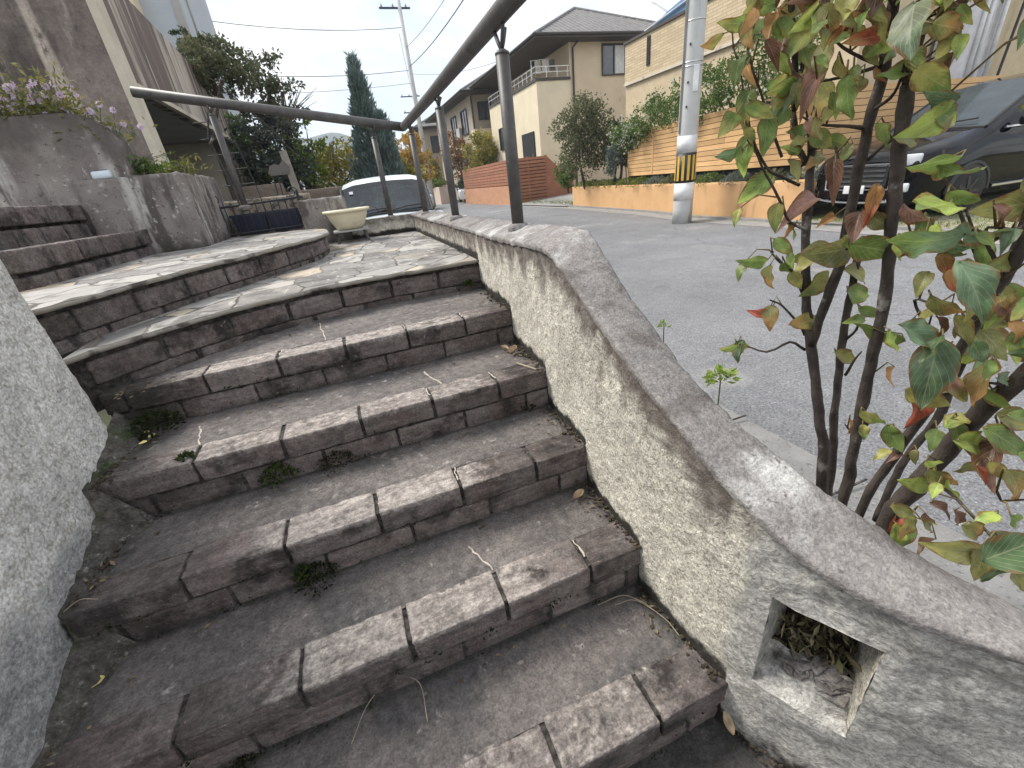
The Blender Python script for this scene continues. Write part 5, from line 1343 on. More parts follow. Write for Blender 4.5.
for sg in (-1, 1): mb.tube([(.0, sg * .74, .32), (-.03, sg * .4, .28), (-.04, 0, .27)], .022, 6); mb.tube([(1.4, sg * .905, .36), (3.3, sg * .905, .36)], .022, 6); mb.tube([(1.35, sg * .87, 1.12), (4.45, sg * .885, 1.15)], .014, 6)
mb.tube([(-.03, -.52, .46), (-.045, -.52, .66), (-.03, -.50, .86)], .018, 6); mb.tube([(-.03, .52, .46), (-.045, .52, .66), (-.03, .50, .86)], .018, 6); mb.tube([(-.035, -.52, .46), (-.045, .52, .46)], .018, 6)
mb.build('chrome_strip', m_chrome, mpv, local=True)
for sg in (-1, 1):
    for x in (2.35, 3.45):
        mb = MB(); mb.obox((x, sg * .91, 1.0), (1, 0, 0), (0, 1, 0), (0, 0, 1), (.2, .03, .035)); mb.build('door_handle', m_chrome, mpv, local=True)
    mb = MB()
    for x in (2.5, 3.6): mb.obox((x, sg * .80, 1.42), (1, 0, 0), (0, 1, -sg * .28), (0, sg * .28, 1), (.07, .025, .62))
    mb.build('window_pillar', m_black, mpv, local=True)
mb = MB(); mb.rbrick((-.06, -.17, .40), (1, 0, 0), (0, 1, 0), (0, 0, 1), (.02, .34, .12), .006, 0, .05); mb.build('number_plate', m_white2, mpv, smooth=True, local=True)
kei = [(0, .60, .62, .56), (.08, .85, .71, .62), (.55, .98, .73, .64), (.85, 1.02, .73, .63), (1.35, 1.52, .73, .58), (1.8, 1.60, .73, .56), (2.9, 1.58, .73, .56), (3.3, 1.30, .72, .6), (3.4, .7, .70, .62)]
c = onX(458, 200, 9.0)
car('white_hatchback', 'small white car parked beyond the red slatted fence', 'car', (9.25, 33.4, RZ + .05), R(75), m_whitepaint, kei, .73, .22, (.6, 2.75), .28, (3, 4, 6, 6), [(.58, .78, .22, .18, .02, m_lens)], (.55, .68, .3, 2, -.01), 'small parked cars up the road', lambda x: .95)
c = onD(424, 188, 27)
car('silver_hatchback', 'small silver grey car seen past the van roof, farther up the road', 'car', (5.05, 29, RZ), R(92), m_silver, kei, .73, .22, (.6, 2.75), .28, (3, 4, 6, 6), [(.58, .78, .22, .18, .02, m_lens)], (.55, .68, .3, 2, -.01), 'small parked cars up the road', lambda x: .95)
c = onD(302, 190, 10)
car('white_hatchback', 'white car mostly hidden left of the van behind the grey end block', 'car', (-.95, 11.3, RZ + .05), R(92), m_whitepaint, kei, .73, .22, (.6, 2.75), .28, (3, 4, 6, 6), [(.58, .78, .22, .18, .02, m_lens)], (.55, .68, .3, 2, -.01), None, lambda x: .95)

# ================================================================= trees and shrubs
def crown(mb, c, rad, ncl, nleaf, L, rng, cl=.34, drop=0, shape=None):
    c = Vector(c); rad = Vector(rad)
    rad = rad * (1 - cl * .5)
    for _ in range(ncl):
        v = rnd_unit(rng) * rng.random() ** .4
        if shape: v = shape(v, rng)
        cc = c + Vector((v.x * rad.x, v.y * rad.y, v.z * rad.z))
        r = cl * rng.uniform(.5, 1.25) * min(rad)
        for _ in range(nleaf):
            o = rnd_unit(rng) * rng.random() ** .6 * r
            p = cc + Vector((o.x, o.y, o.z * .75))
            leaf_quad(mb, p, rnd_unit(rng) + o * (.8 / r) + Vector((0, 0, -drop)), rnd_unit(rng), L * rng.uniform(.6, 1.35), L * rng.uniform(.4, .65))
def tree(name, label, base, h, rad, cz, mat, rng, ncl=60, nleaf=45, L=.14, tr=.09, group=None, cl=.34, limbs=5, cat='tree', shape=None, bark=None):
    base = Vector(base); t = thing(name, label, cat, base, group=group)
    mb = MB(); top = base + Vector((rng.uniform(-.1, .1) * h, rng.uniform(-.1, .1) * h, h * .62))
    mid = base.lerp(top, .5) + Vector((rng.gauss(0, .02) * h, rng.gauss(0, .02) * h, 0))
    mb.tube([base, mid, top], [tr, tr * .75, tr * .4], 9, wob=.25)
    c = base + Vector((0, 0, cz))
    for i in range(limbs):
        a = base.lerp(top, rng.uniform(.35, .95)); v = rnd_unit(rng); v.z = abs(v.z)
        e = c + Vector((v.x * rad[0], v.y * rad[1], v.z * rad[2])) * .55
        m = a.lerp(e, .5) + Vector((0, 0, -.05 * h))
        mb.tube([a, m, e], [tr * .45, tr * .3, tr * .1], 6)
    mb.build('trunk', bark or m_bark2, t, smooth=True)
    mb = MB(); crown(mb, c, rad, ncl, nleaf, L, rng, cl, .1, shape); mb.build('crown', mat, t)
    return t
m_autumn = leafmat('autumn orange foliage', [(.44, .19, .05), (.52, .29, .07), (.34, .28, .07), (.58, .33, .09)])
m_autumny = leafmat('autumn yellow green foliage', [(.29, .29, .05), (.50, .42, .08), (.19, .23, .05), (.48, .31, .08)])
m_cypress = leafmat('blue green conifer foliage', [(.23, .31, .285), (.30, .38, .355), (.14, .20, .18), (.36, .44, .41)], transl=.55)
m_pinkish = leafmat('pink and green foliage', [(.34, .22, .27), (.10, .14, .05), (.42, .32, .36), (.13, .16, .06)])
m_sgreen = leafmat('grey green shrub foliage', [(.13, .16, .075), (.21, .22, .115), (.085, .105, .055), (.26, .22, .13)], transl=.5)
m_silverl = leafmat('silver green foliage', [(.16, .20, .17), (.22, .26, .23), (.10, .13, .11)])
m_hedge = leafmat('bright hedge foliage', [(.12, .18, .03), (.22, .27, .05), (.07, .11, .02)])
rng = random.Random(11)
# conifer behind the van (two leaders)
def conifer(label, base, h, r, n, rng):
    t = thing('conifer', label, 'tree', base, group='blue green conifers behind the van'); base = Vector(base)
    mb = MB(); mb.tube([base, base + Vector((0, 0, h * .9))], [.09, .02], 8); mb.build('trunk', m_bark2, t)
    mb = MB()
    for _ in range(n):
        f = rng.random() ** 1.25; a = rng.uniform(0, 6.283)
        rr = r * (1 - f) ** .80 * min(1, .55 + 2.2 * f) * (.86 + .20 * math.sin(a * 3 + f * 9) + .16 * math.sin(a * 5 + f * 23)) 
        q = rr * rng.uniform(.62, 1.0); p = base + Vector((math.cos(a) * q, math.sin(a) * q, .05 + f * h * .94))
        d = Vector((math.cos(a) * .45, math.sin(a) * .45, 1.0))
        for _k in range(9):
            leaf_quad(mb, p + Vector((rng.gauss(0, .035), rng.gauss(0, .035), rng.gauss(0, .07))), d + rnd_unit(rng) * .55, rnd_unit(rng), rng.uniform(.09, .20), .035)
    mb.build('crown', m_cypress, t)
conifer('tall pointed blue green conifer behind the van, the higher of two', (1.17, 12.95, RZ), 4.40, .86, 1800, rng)
conifer('shorter blue green conifer leaning against the tall pointed one, on its right', (1.52, 12.7, RZ), 3.15, .66, 1100, rng)
T = 'street trees beyond the van'
tree('autumn_tree', 'orange yellow autumn tree left of the tall conifer', (.35, 17.5, RZ), 3.4, (1.25, 1.1, 1.35), 2.0, m_autumny, rng, 60, 42, .15, group=T)
tree('autumn_tree', 'orange red autumn tree right of the conifers, behind the rail corner', (2.9, 18.5, RZ), 3.5, (1.05, 1.0, 1.45), 2.1, m_autumn, rng, 60, 42, .15, group=T)
tree('autumn_tree', 'green and orange autumn tree behind the van roof between conifer and rail post', (2.2, 16.0, RZ), 2.9, (.85, .8, 1.2), 1.7, m_autumny, rng, 46, 40, .14, group=T)
tree('pink_shrub', 'pink flowering bush in the gap left of the conifers', (-1.0, 17.5, RZ), 2.6, (.95, .8, 1.1), 1.5, m_pinkish, rng, 45, 40, .13, group=T)
tree('green_tree', 'pale yellow green tree between the carport bushes and the pink bush', (-2.1, 15.8, RZ), 3.8, (1.0, .9, 1.5), 2.4, m_hedge, rng, 55, 42, .14, group=T)
tree('garden_shrub', 'low dull olive shrub left of the van', (-.25, 12.2, RZ), 1.7, (.95, .5, .75), 1.05, m_olive, rng, 46, 40, .11, tr=.05, cat='shrub')
tree('garden_shrub', 'small grey green shrub behind the grey end block', (-1.15, 12.4, RZ), 1.9, (.55, .5, .8), 1.15, m_silverl, rng, 30, 40, .10, tr=.05, cat='shrub')
tree('garden_shrub', 'low green ground shrub on the left beyond the wooden post', (-1.9, 11.2, RZ), 1.2, (.8, .5, .5), .9, m_hedge, rng, 30, 40, .09, tr=.05, cat='shrub')
# carport bushes
c = onD(213, 68, 11.6)
tree('round_tree', 'dark green bushy tree leaning over the corner of the carport roof', (c.x, c.y, 2.9), 1.4, (.86, .8, .56), c.z - 2.9, m_sgreen, rng, 80, 55, .085, tr=.06, limbs=6)
c = onX(182, 40, -2.2)
tree('creeping_shrub', 'dark creeping shrub hanging over the carport roof edge', (c.x, c.y + .2, 3.3), .7, (.30, .9, .20), (c.z - 3.3), m_dgreen, rng, 26, 40, .05, tr=.03, cat='shrub')
c = onD(273, 158, 9.2)
tree('dense_shrub', 'dense dark grey green conifer bush beside the carport column', (c.x, c.y, .2), 2.3, (.62, .6, 1.05), (c.z - .2), surf_ if False else leafmat('grey dark conifer', [(.035, .045, .038), (.06, .075, .06), (.085, .095, .075)]), rng, 75, 55, .08, tr=.06)
c = onD(243, 150, 10.2)
tree('column_shrub', 'narrow bright green columnar shrub against the carport column', (c.x, c.y, .0), 1.9, (.20, .2, .8), (c.z), m_green, rng, 24, 40, .07, tr=.03, cat='shrub')
c = onD(268, 95, 13)
tree('hedge_tree', 'tall pale grey green hedge tree above the dark bushes on the slope', (c.x, c.y, 1.2), 3.6, (.85, .7, 1.2), (c.z - 1.2), m_sgreen, rng, 60, 45, .10, tr=.07)
c = onD(302, 150, 11.5)
tree('green_tree', 'light green young tree right of the dark conifer bush', (c.x, c.y, RZ), 3.0, (.55, .5, .9), c.z - RZ, m_hedge, rng, 38, 42, .10, group=T)
# bare twigs
bt = thing('bare_bush', 'bare thin twigs reaching into the sky above the pale hedge tree', 'bush', onD(290, 118, 11))
mb = MB(); c = onD(285, 130, 11)
for _ in range(16):
    e = onD(rng.uniform(285, 318), rng.uniform(82, 108), 11); m = c.lerp(e, .5) + Vector((rng.gauss(0, .05), 0, .05)); mb.tube([c, m, e], [.012, .008, .003], 4)
mb.build('twigs', m_bark2, bt)
# low stone blocks / beds in the middle distance left
for (px, py, w, h, lab) in ((262, 200, .7, .35, 'tan brick bed edge left of the wooden post'), (318, 205, .9, .40, 'low brown block wall behind the grey end block')):
    c = onD(px, py, 8.2); mb = MB(); mb.rbrick((c.x - w / 2, c.y, RZ), (1, 0, 0), (0, 1, 0), (0, 0, 1), (w, .25, c.z + h * .6 - RZ), .02, .008, .08)
    tag(mb.build('bed_wall', surf('brown block', (.17, .135, .11), (.13, .105, .085), 5, .95, ((20, .6, .02),)), None, smooth=True), lab, 'garden wall')
# trees by the houses on the right
tree('tall_shrub', 'bushy grey green small tree in front of the beige house, left of the plank fence', (8.75, 15.2, .36), 3.0, (1.45, 1.0, 1.55), 1.70, m_sgreen, rng, 190, 42, .10, tr=.05, limbs=7)
tree('silver_shrub', 'silver green conical shrub at the left end of the plank fence', (8.65, 13.15, .36), 1.7, (.36, .36, .75), .75, m_silverl, rng, 40, 45, .07, tr=.04, cat='shrub')
tree('green_shrub', 'dark green bush between the small tree and the climbing roses', (9.6, 14.2, .36), 2.4, (.7, .6, 1.0), 1.3, m_dgreen, rng, 46, 45, .10, tr=.05, cat='shrub')
tree('green_shrub', 'low light shrub at the foot of the red sloping panel', (9.15, 17.3, .2), 1.5, (.7, .6, .75), .8, m_green, rng, 40, 45, .10, tr=.04, cat='shrub')
tree('autumn_tree', 'small yellow and orange maple beside the grey beige house', (9.9, 31.0, RZ), 4.6, (1.55, 1.3, 1.75), 2.9, m_autumny, rng, 100, 42, .17, group=T)
tree('autumn_tree', 'russet maple left of the yellow one in front of the grey beige house', (9.5, 35.5, RZ), 5.0, (1.75, 1.4, 2.0), 3.3, leafmat('russet foliage', [(.30, .12, .07), (.26, .17, .06), (.36, .18, .11)]), rng, 60, 40, .2, group=T)
tree('green_shrub', 'dark hedge bush under the russet maple', (9.3, 34.2, RZ), 2.2, (1.0, .8, .9), 1.1, m_dgreen, rng, 40, 40, .16, tr=.05, cat='shrub')
tree('garden_shrub', 'yellow leaved tall shrub in front of the distant house', (8.55, 42, RZ), 4.4, (.9, .9, 1.9), 2.6, m_autumny, rng, 50, 40, .2, cat='shrub')
tree('hedge', 'clipped yellow green hedge block on a pale planter wall up the road', (8.2, 38.5, RZ), 1.6, (.9, 1.6, .42), 1.62, m_hedge, rng, 50, 50, .12, tr=.04, cat='hedge')
mb = MB(); mb.box((7.8, 36.6, RZ), (8.9, 41, 1.0)); tag(mb.build('planter_wall', surf('pale pink block', (.52, .42, .34), (.46, .37, .30), 3)), 'pale pinkish planter wall under the clipped yellow green hedge', 'garden wall')
# climbing roses over the plank fence
def rose(label, y0, y1, zf, n, rng, dens):
    xm = fx((y0 + y1) / 2); t = thing('climbing_rose', label, 'climber', (xm + .2, (y0 + y1) / 2, .45), group='climbing roses over the plank fence')
    mb, fl = MB(), MB()
    for _ in range(n):
        y = rng.uniform(y0, y1); a, b = zf(y); z = rng.uniform(a, b) + rng.gauss(0, .05); x = fx(y) + rng.gauss(-.02, .22) - .12 * rng.random()
        if z < 1.86: x = fx(y) - abs(rng.gauss(.06, .09)) - .02
        cc = Vector((x, y, z)); r = rng.uniform(.10, .22)
        for _k in range(34):
            o = rnd_unit(rng) * rng.random() ** .6 * r; leaf_quad(mb, cc + o, rnd_unit(rng) + o * 3 + Vector((0, 0, -.2)), rnd_unit(rng), rng.uniform(.05, .10), rng.uniform(.03, .045))
        if rng.random() < dens:
            for _k in range(4):
                p = cc + Vector((-r * rng.uniform(.5, 1.0), rng.gauss(0, .1), rng.gauss(0, .1)))
                for q in range(5): leaf_quad(fl, p, rnd_unit(rng) + Vector((-.6, -.3, 0)), rnd_unit(rng), .045, .032)
    mb.build('leaves', m_green, t); fl.build('flowers', m_white, t)['kind'] = 'stuff'
    mb = MB()
    for _ in range(6):
        y = rng.uniform(y0, y1); a, b = zf(y); mb.tube([(fx(y) + .12, y, .45), (fx(y) + .1, y + .1, 1.9), (fx(y) - .05, y + .2, (a + b) / 2)], [.02, .015, .005], 6)
    mb.build('stems', m_bark2, t)
rose('dense white flowering climber draped over the left end of the plank fence', 11.4, 13.5, lambda y: (lerp(1.75, 1.25, (y - 11.4) / 2.1), lerp(2.5, 2.0, (y - 11.4) / 2.1)), 120, rng, .45)
rose('green climber on the plank fence top, left of the big utility pole', 9.5, 11.5, lambda y: (1.85, 2.55), 90, rng, .12)
rose('green climber on the plank fence top, right of the big utility pole', 7.6, 9.5, lambda y: (1.88, 2.75), 100, rng, .10)
rose('pale flowering climber high above the plank fence behind the garden shrub leaves', 6.3, 7.7, lambda y: (1.9, 3.2), 75, rng, .3)
# low plants along the bed on the orange wall
for i in range(13):
    y = 5.95 + i * .82; x = wx_of(y) + .20
    col = [m_silverl, m_sgreen, m_silverl, m_green][i % 4] if y < 11 else m_hedge
    kind = {m_silverl: 'silvery', m_sgreen: 'grey green', m_green: 'green', m_hedge: 'yellow green'}[col]
    order = ['nearest the parked minivan', 'second from the minivan', 'third from the minivan', 'fourth from the minivan', 'just right of the utility pole', 'just left of the utility pole', 'second left of the pole', 'third left of the pole', 'under the left end of the plank fence', 'in front of the silver shrub', 'below the small bushy tree, right side', 'below the small bushy tree, left side', 'at its far left end'][i]
    mb = MB(); tuft(mb, (x + .05, y, .38), .40, 420, .075, .028, rng, .5, .55)
    pt = thing('bed_plant', 'low %s plant on orange wall, %s' % (kind, order), 'plant', (x, y, .38), group='low plants along the orange wall')
    mb.build('leaves', col, pt)
    mb = MB()
    for _ in range(6): d = rnd_unit(rng); d.z = abs(d.z); mb.tube([(x + .05, y, .36), (x + .05 + d.x * .2, y + d.y * .2, .40 + d.z * .15)], .005, 4)
    mb.build('stems', m_stemg, pt)
# grass tufts by the driveway (uncountable)
mb = MB()
for _ in range(2600):
    x = rng.uniform(7.62, 9.6); y = rng.uniform(2.0, 6.1)
    if rng.random() < .5 and x > 8.0: continue
    p = Vector((x, y, lerp(RZ + .052, .25, (x - 7.6) / 8.4))); leaf_quad(mb, p, Vector((rng.gauss(0, .4), rng.gauss(0, .4), 1)), rnd_unit(rng), rng.uniform(.03, .09), .008)
for _ in range(1200):
    y = rng.uniform(16.5, 22.5); x = rng.uniform(8.9, 10.6); p = Vector((x, y, RZ + .05)); leaf_quad(mb, p, Vector((rng.gauss(0, .4), rng.gauss(0, .4), 1)), rnd_unit(rng), rng.uniform(.06, .16), .015)
o = mb.build('grass', m_hedge); o['kind'] = 'stuff'; o['label'] = 'grass growing along the kerb and between driveway pavers'
SUN_E, SKY_S, EXPO = 2.0, .10, 1.45
CLOUD_D, CLOUD_L = (4.0, 4.15, 4.4), (6.6, 6.6, 6.6)
# ================================================================= dogwood shrub outside the stucco wall
t = NT('dogwood leaf'); colr, ch = t.attr()
uv = t.n.new('ShaderNodeUVMap'); uv.uv_map = 'UVMap'; sx = t.n.new('ShaderNodeSeparateXYZ'); t.link(uv.outputs[0], sx.inputs[0])
au = t.math('ABSOLUTE', t.math('SUBTRACT', sx.outputs[1], .5))           # distance from midrib
wv = t.math('SINE', t.math('MULTIPLY', t.math('SUBTRACT', sx.outputs[0], t.math('MULTIPLY', au, .9)), 44))
vein = t.math('MAXIMUM', t.ramp(wv, .90, 1.0), t.ramp(au, .030, .008))
c = t.mix(t.ramp(t.noise(38, 6), .40, .66), colr, t.mix(1.0, colr, (.62, .62, .60), 'MULTIPLY'))
edge = t.math('MULTIPLY', t.ramp(t.math('ADD', au, t.math('MULTIPLY', t.noise(34, 4), .75)), .74, .88), .8)
c = t.mix(edge, c, (.22, .10, .035)); spot = t.ramp(t.noise(95, 3), .66, .74); c = t.mix(t.math('MULTIPLY', spot, .7), c, (.12, .06, .03))
c = t.mix(t.math('MULTIPLY', vein, .42), c, t.mix(.6, colr, (.62, .60, .36)))
nb_ = t.bump(vein, -.5, .002); nb_ = t.bump(t.noise(60, 4), .35, .003, nb_)
m_leaf = t.done(c, .42, nb_, .45)
tr_ = t.n.new('ShaderNodeBsdfTranslucent'); t.link(c, tr_.inputs['Color']); ms_ = t.n.new('ShaderNodeMixShader'); ms_.inputs[0].default_value = .42
t.link(t.b.outputs[0], ms_.inputs[1]); t.link(tr_.outputs[0], ms_.inputs[2]); t.link(ms_.outputs[0], t.n['Material Output'].inputs['Surface'])
PAL = {'g': (.17, .26, .05), 'G': (.085, .15, .055), 'y': (.36, .34, .075), 'o': (.46, .23, .06), 'r': (.45, .085, .04), 'b': (.17, .075, .045), 'k': (.34, .17, .13),
       'p': (.27, .31, .18), 'l': (.36, .46, .07), 'B': (.15, .24, .13), 'v': (.23, .23, .065)}
rng = random.Random(21)
dog = thing('dogwood_shrub', 'multi stemmed dogwood shrub with green, yellow and red autumn leaves outside the stucco wall', 'shrub', (.98, .55, RZ))
skel = []
RS = .80
def stem(pts, rad, name='stem', n=10, wob=.22, stub=None):
    """pts: (px, py, dist); goes down to the bed from the first point if asked"""
    P_ = [onD(*q) for q in pts]
    if stub:
        b = P_[0].copy(); dv = (P_[0] - P_[1]).normalized(); b = P_[0] + Vector((dv.x * .12, dv.y * .12, 0)); b.z = RZ; P_ = [b] + P_; rad = [rad[0] * 1.25] + list(rad)
    fine, fr = [], []
    ext = [P_[0] * 2 - P_[1]] + P_ + [P_[-1] * 2 - P_[-2]]
    for i in range(1, len(ext) - 2):
        p0, p1, p2, p3 = ext[i - 1:i + 3]
        k = max(3, int((p2 - p1).length / .025))
        for q in range(k):
            s = q / k; fine.append(.5 * ((2 * p1) + (p2 - p0) * s + (2 * p0 - 5 * p1 + 4 * p2 - p3) * s * s + (3 * p1 - p0 - 3 * p2 + p3) * s ** 3)); fr.append(lerp(rad[i - 1], rad[i], s))
    fine.append(P_[-1]); fr.append(rad[-1])
    fr = [r * RS for r in fr]
    fine = [p + Vector((nz(p, 18), nz(p, 18, 4), 0)) * .004 for p in fine]
    # buds / knuckles
    fr = [r * (1 + .30 * max(0, noise.noise(Vector((i * .55, r * 90, len(skel))))) ** 1) for i, r in enumerate(fr)]
    mb = MB(); mb.tube(fine, fr, n, wob=wob); mb.build(name, m_bark, dog, smooth=True)
    skel.extend(fine)
stem([(822, 484, 1.16), (815, 380, 1.16), (806, 300, 1.17), (806, 240, 1.18), (809, 190, 1.20), (811, 135, 1.2), (806, 68, 1.2), (811, 30, 1.22), (820, -30, 1.22)], [.017, .014, .012, .012, .011, .010, .009, .009, .008], stub=True)
stem([(812, 345, 1.16), (822, 310, 1.14), (836, 277, 1.12), (845, 240, 1.10), (859, 169, 1.08), (869, 129, 1.07), (883, 68, 1.06), (888, 40, 1.06), (898, -20, 1.05)], [.013, .012, .012, .0115, .011, .0105, .011, .011, .009])
stem([(829, 487, 1.2), (836, 395, 1.2), (845, 329, 1.2), (851, 290, 1.2), (857, 258, 1.2)], [.012, .0105, .010, .0095, .009], stub=True)
stem([(843, 502, 1.12), (864, 395, 1.1), (875, 345, 1.09), (884, 300, 1.08), (890, 240, 1.06), (897, 170, 1.05), (904, 110, 1.04), (907, 84, 1.04)], [.015, .0135, .013, .013, .0125, .013, .0135, .013], stub=True)
stem([(860, 512, 1.06), (888, 465, 1.05), (922, 416, 1.03), (953, 362, 1.0), (991, 301, .98), (1023, 240, .97), (1060, 170, .96)], [.012, .011, .010, .009, .009, .009, .008], stub=True)
stem([(885, 530, 1.0), (905, 498, 1.0), (928, 470, .99), (955, 442, .98), (985, 410, .96), (1030, 370, .95), (1080, 330, .94)], [.021, .020, .019, .018, .017, .016, .014], stub=True)
stem([(876, 520, 1.1), (905, 460, 1.1), (935, 420, 1.12), (968, 350, 1.12), (1000, 290, 1.12), (1024, 226, 1.12), (1050, 150, 1.1)], [.010, .009, .009, .008, .008, .010, .009])
stem([(793, 112, 1.2), (797, 143, 1.2), (806, 165, 1.2)], [.006, .007, .008]); stem([(790, -20, 1.22), (791, 18, 1.22), (796, 60, 1.2), (794, 112, 1.2)], [.010, .009, .007, .006])
stem([(926, -20, 1.03), (914, 40, 1.04), (908, 84, 1.04)], [.012, .013, .012])
for tw in ([(869, 160, 1.08), (885, 145, 1.06), (912, 128, 1.05), (932, 108, 1.04)], [(868, 129, 1.07), (850, 126, 1.05), (818, 124, 1.04), (800, 116, 1.03)], [(874, 110, 1.06), (890, 98, 1.05), (899, 80, 1.04), (905, 62, 1.02)],
           [(885, 67, 1.06), (862, 58, 1.04), (842, 48, 1.02), (822, 28, 1.0)], [(885, 64, 1.06), (860, 72, 1.03), (838, 78, 1.02), (818, 82, 1.0)],
           [(800, 185, 1.2), (780, 176, 1.16), (766, 168, 1.13), (752, 140, 1.12), (746, 112, 1.12), (742, 80, 1.13), (733, 48, 1.14)], [(790, 225, 1.2), (775, 190, 1.15), (760, 165, 1.12), (750, 130, 1.1)], [(782, 157, 1.15), (772, 130, 1.14), (761, 95, 1.12), (752, 66, 1.1), (748, 50, 1.1)],
           [(808, 230, 1.18), (790, 222, 1.15), (781, 205, 1.13), (770, 180, 1.12)], [(808, 150, 1.18), (832, 145, 1.14), (838, 158, 1.12), (836, 175, 1.10)],
           [(805, 335, 1.17), (798, 322, 1.16), (783, 306, 1.15), (770, 300, 1.15)], [(806, 350, 1.17), (790, 342, 1.16), (766, 352, 1.16), (745, 346, 1.17), (732, 349, 1.17)], [(805, 300, 1.17), (790, 270, 1.16), (780, 262, 1.16), (770, 250, 1.16)],
           [(846, 340, 1.2), (856, 330, 1.18), (864, 310, 1.16)], [(845, 375, 1.2), (853, 362, 1.18), (862, 352, 1.17)], [(848, 235, 1.1), (862, 226, 1.08), (874, 214, 1.05)],
           [(978, 262, 1.0), (962, 220, .97), (948, 182, .95), (944, 150, .94)], [(978, 262, 1.0), (972, 230, .98), (960, 196, .96)], [(1002, 280, .97), (985, 232, .95), (1005, 228, .95)],
           [(940, 385, 1.0), (930, 360, .93), (925, 345, .9)], [(968, 340, 1.0), (975, 310, .95), (980, 290, .9)], [(950, 370, 1.0), (928, 330, .98), (915, 300, .97), (935, 305, .95)],
           [(925, 474, .99), (930, 485, .95), (940, 492, .92)], [(905, 500, 1.0), (910, 515, .97)], [(960, 440, .98), (985, 470, .93), (995, 490, .9), (1000, 500, .9)], [(930, 480, .99), (958, 500, .94), (985, 530, .88), (1010, 545, .85)],
           [(955, 442, .98), (978, 440, .95), (1005, 440, .93)], [(860, 440, 1.13), (850, 430, 1.13), (845, 424, 1.13)], [(862, 430, 1.12), (870, 420, 1.10), (876, 416, 1.1)], [(1010, 385, .95), (985, 382, .92)],
           [(890, 240, 1.06), (905, 236, 1.0), (925, 240, .95)], [(1024, 226, 1.0), (1000, 238, .95), (985, 240, .93)]):
    k = len(tw); stem(tw, [lerp(.0042, .0020, i / (k - 1)) for i in range(k)], 'twig', 6, .1)
LEAVES = []
def add_leaf(px, py, L, ang, colkey, D=None, tilt=None, mixc=None, curl=None):
    LEAVES.append((px, py, L, ang, colkey, D, tilt, mixc, curl))
RAW = """735 24 30 175 g;712 40 26 150 y;737 68 34 110 g;749 74 22 80 o;771 24 34 120 o;773 54 30 65 b;790 63 32 80 b;801 38 38 130 y;817 10 46 120 l;801 0 30 40 r;862 39 38 170 r;842 34 32 150 o;910 29 58 100 p;950 27 36 12 v;959 47 26 100 l;933 80 38 35 y;900 73 42 170 g;847 98 36 90 g;785 98 44 115 p;812 85 40 120 k;816 100 40 100 y;746 108 36 100 g;759 113 30 20 g;730 122 26 130 g;766 135 36 95 g;746 156 38 95 g;730 154 26 160 G;754 190 42 140 g;776 217 25 100 y;801 206 40 150 k;834 178 36 88 b;871 205 40 105 o;856 225 30 110 b;827 220 18 150 o;933 122 50 150 l;951 117 30 20 g;883 134 24 60 l;944 98 36 175 G;933 162 40 172 g;957 173 42 20 g;933 207 52 165 l;964 196 36 15 g;917 217 32 40 k;1011 206 50 170 v;930 242 62 168 B;991 234 42 0 B;1005 227 16 60 o;876 249 46 10 g;829 252 46 170 v;900 249 22 100 l;788 230 16 90 o;793 235 12 90 l;752 261 30 178 g;784 247 24 40 g;770 277 22 90 v;770 317 24 95 v;759 313 17 175 r;805 322 34 172 y;815 256 42 150 v;815 285 30 140 y;859 275 30 20 v;859 294 30 10 g;880 331 42 200 g;923 338 46 30 B;930 374 64 105 B;918 411 36 85 r;928 398 42 20 y;890 374 18 120 o;892 341 22 80 g;960 249 36 20 G;977 292 62 60 B;934 313 38 150 v;948 306 42 30 v;953 282 26 80 o;1000 263 32 150 y;925 245 44 15 g;993 341 46 40 v;981 381 46 120 v;958 390 36 60 k;977 444 42 10 l;1009 442 46 30 g;991 463 46 110 b;1019 488 46 60 v;916 484 34 190 l;944 486 36 60 l;936 465 24 20 l;904 512 28 20 y;906 528 26 120 y;930 521 20 60 k;944 510 26 30 b;953 549 52 185 v;981 563 36 100 v;1000 568 46 100 G;1014 549 52 -20 G;1000 540 36 200 B;740 352 22 100 G;728 348 16 170 g;743 345 14 20 g;864 432 14 80 y;873 418 24 30 y;850 427 14 90 o;845 357 24 30 y;870 312 22 20 g;880 222 24 30 v;905 140 22 190 v;880 20 34 60 v;868 8 36 150 g;845 8 38 100 y;830 20 30 60 v;892 50 30 120 g;915 62 30 60 g;780 82 26 140 y;797 95 24 80 v;822 60 34 100 v;786 30 30 70 g;760 8 30 160 g;845 70 28 60 y;855 88 24 130 v;800 130 20 170 g;822 140 24 40 g;838 142 22 20 g;815 160 20 140 v;790 150 20 200 g;795 170 22 60 v;940 60 24 170 v;965 15 22 60 g;1000 215 22 60 k;985 255 26 100 g;1015 300 34 60 g;1005 320 30 150 v;965 330 30 60 y;940 350 28 150 o;955 420 26 150 y;935 440 22 100 g;895 440 24 60 g;882 455 18 150 y;1015 420 34 20 v;1018 345 34 100 g;998 400 30 40 g;970 465 26 150 v;960 520 24 60 k;975 530 30 20 v;925 545 24 150 b;1018 580 30 60 v;990 300 30 150 v;970 265 24 170 g;945 265 22 60 o;855 320 18 170 g;800 258 20 160 g;796 280 18 60 y"""
for r in RAW.split(';'):
    a = r.split(); add_leaf(int(a[0]), int(a[1]), int(a[2]), int(a[3]), a[4])
RL = random.Random(5)
for _ in range(58):      # dense leafy top
    _x = RL.uniform(742, 962); add_leaf(_x, (150 if _x < 850 else 85) * RL.random() ** 1.5 - 4, RL.uniform(15, 30), RL.uniform(40, 160), RL.choice('gggyyvvobkl'))
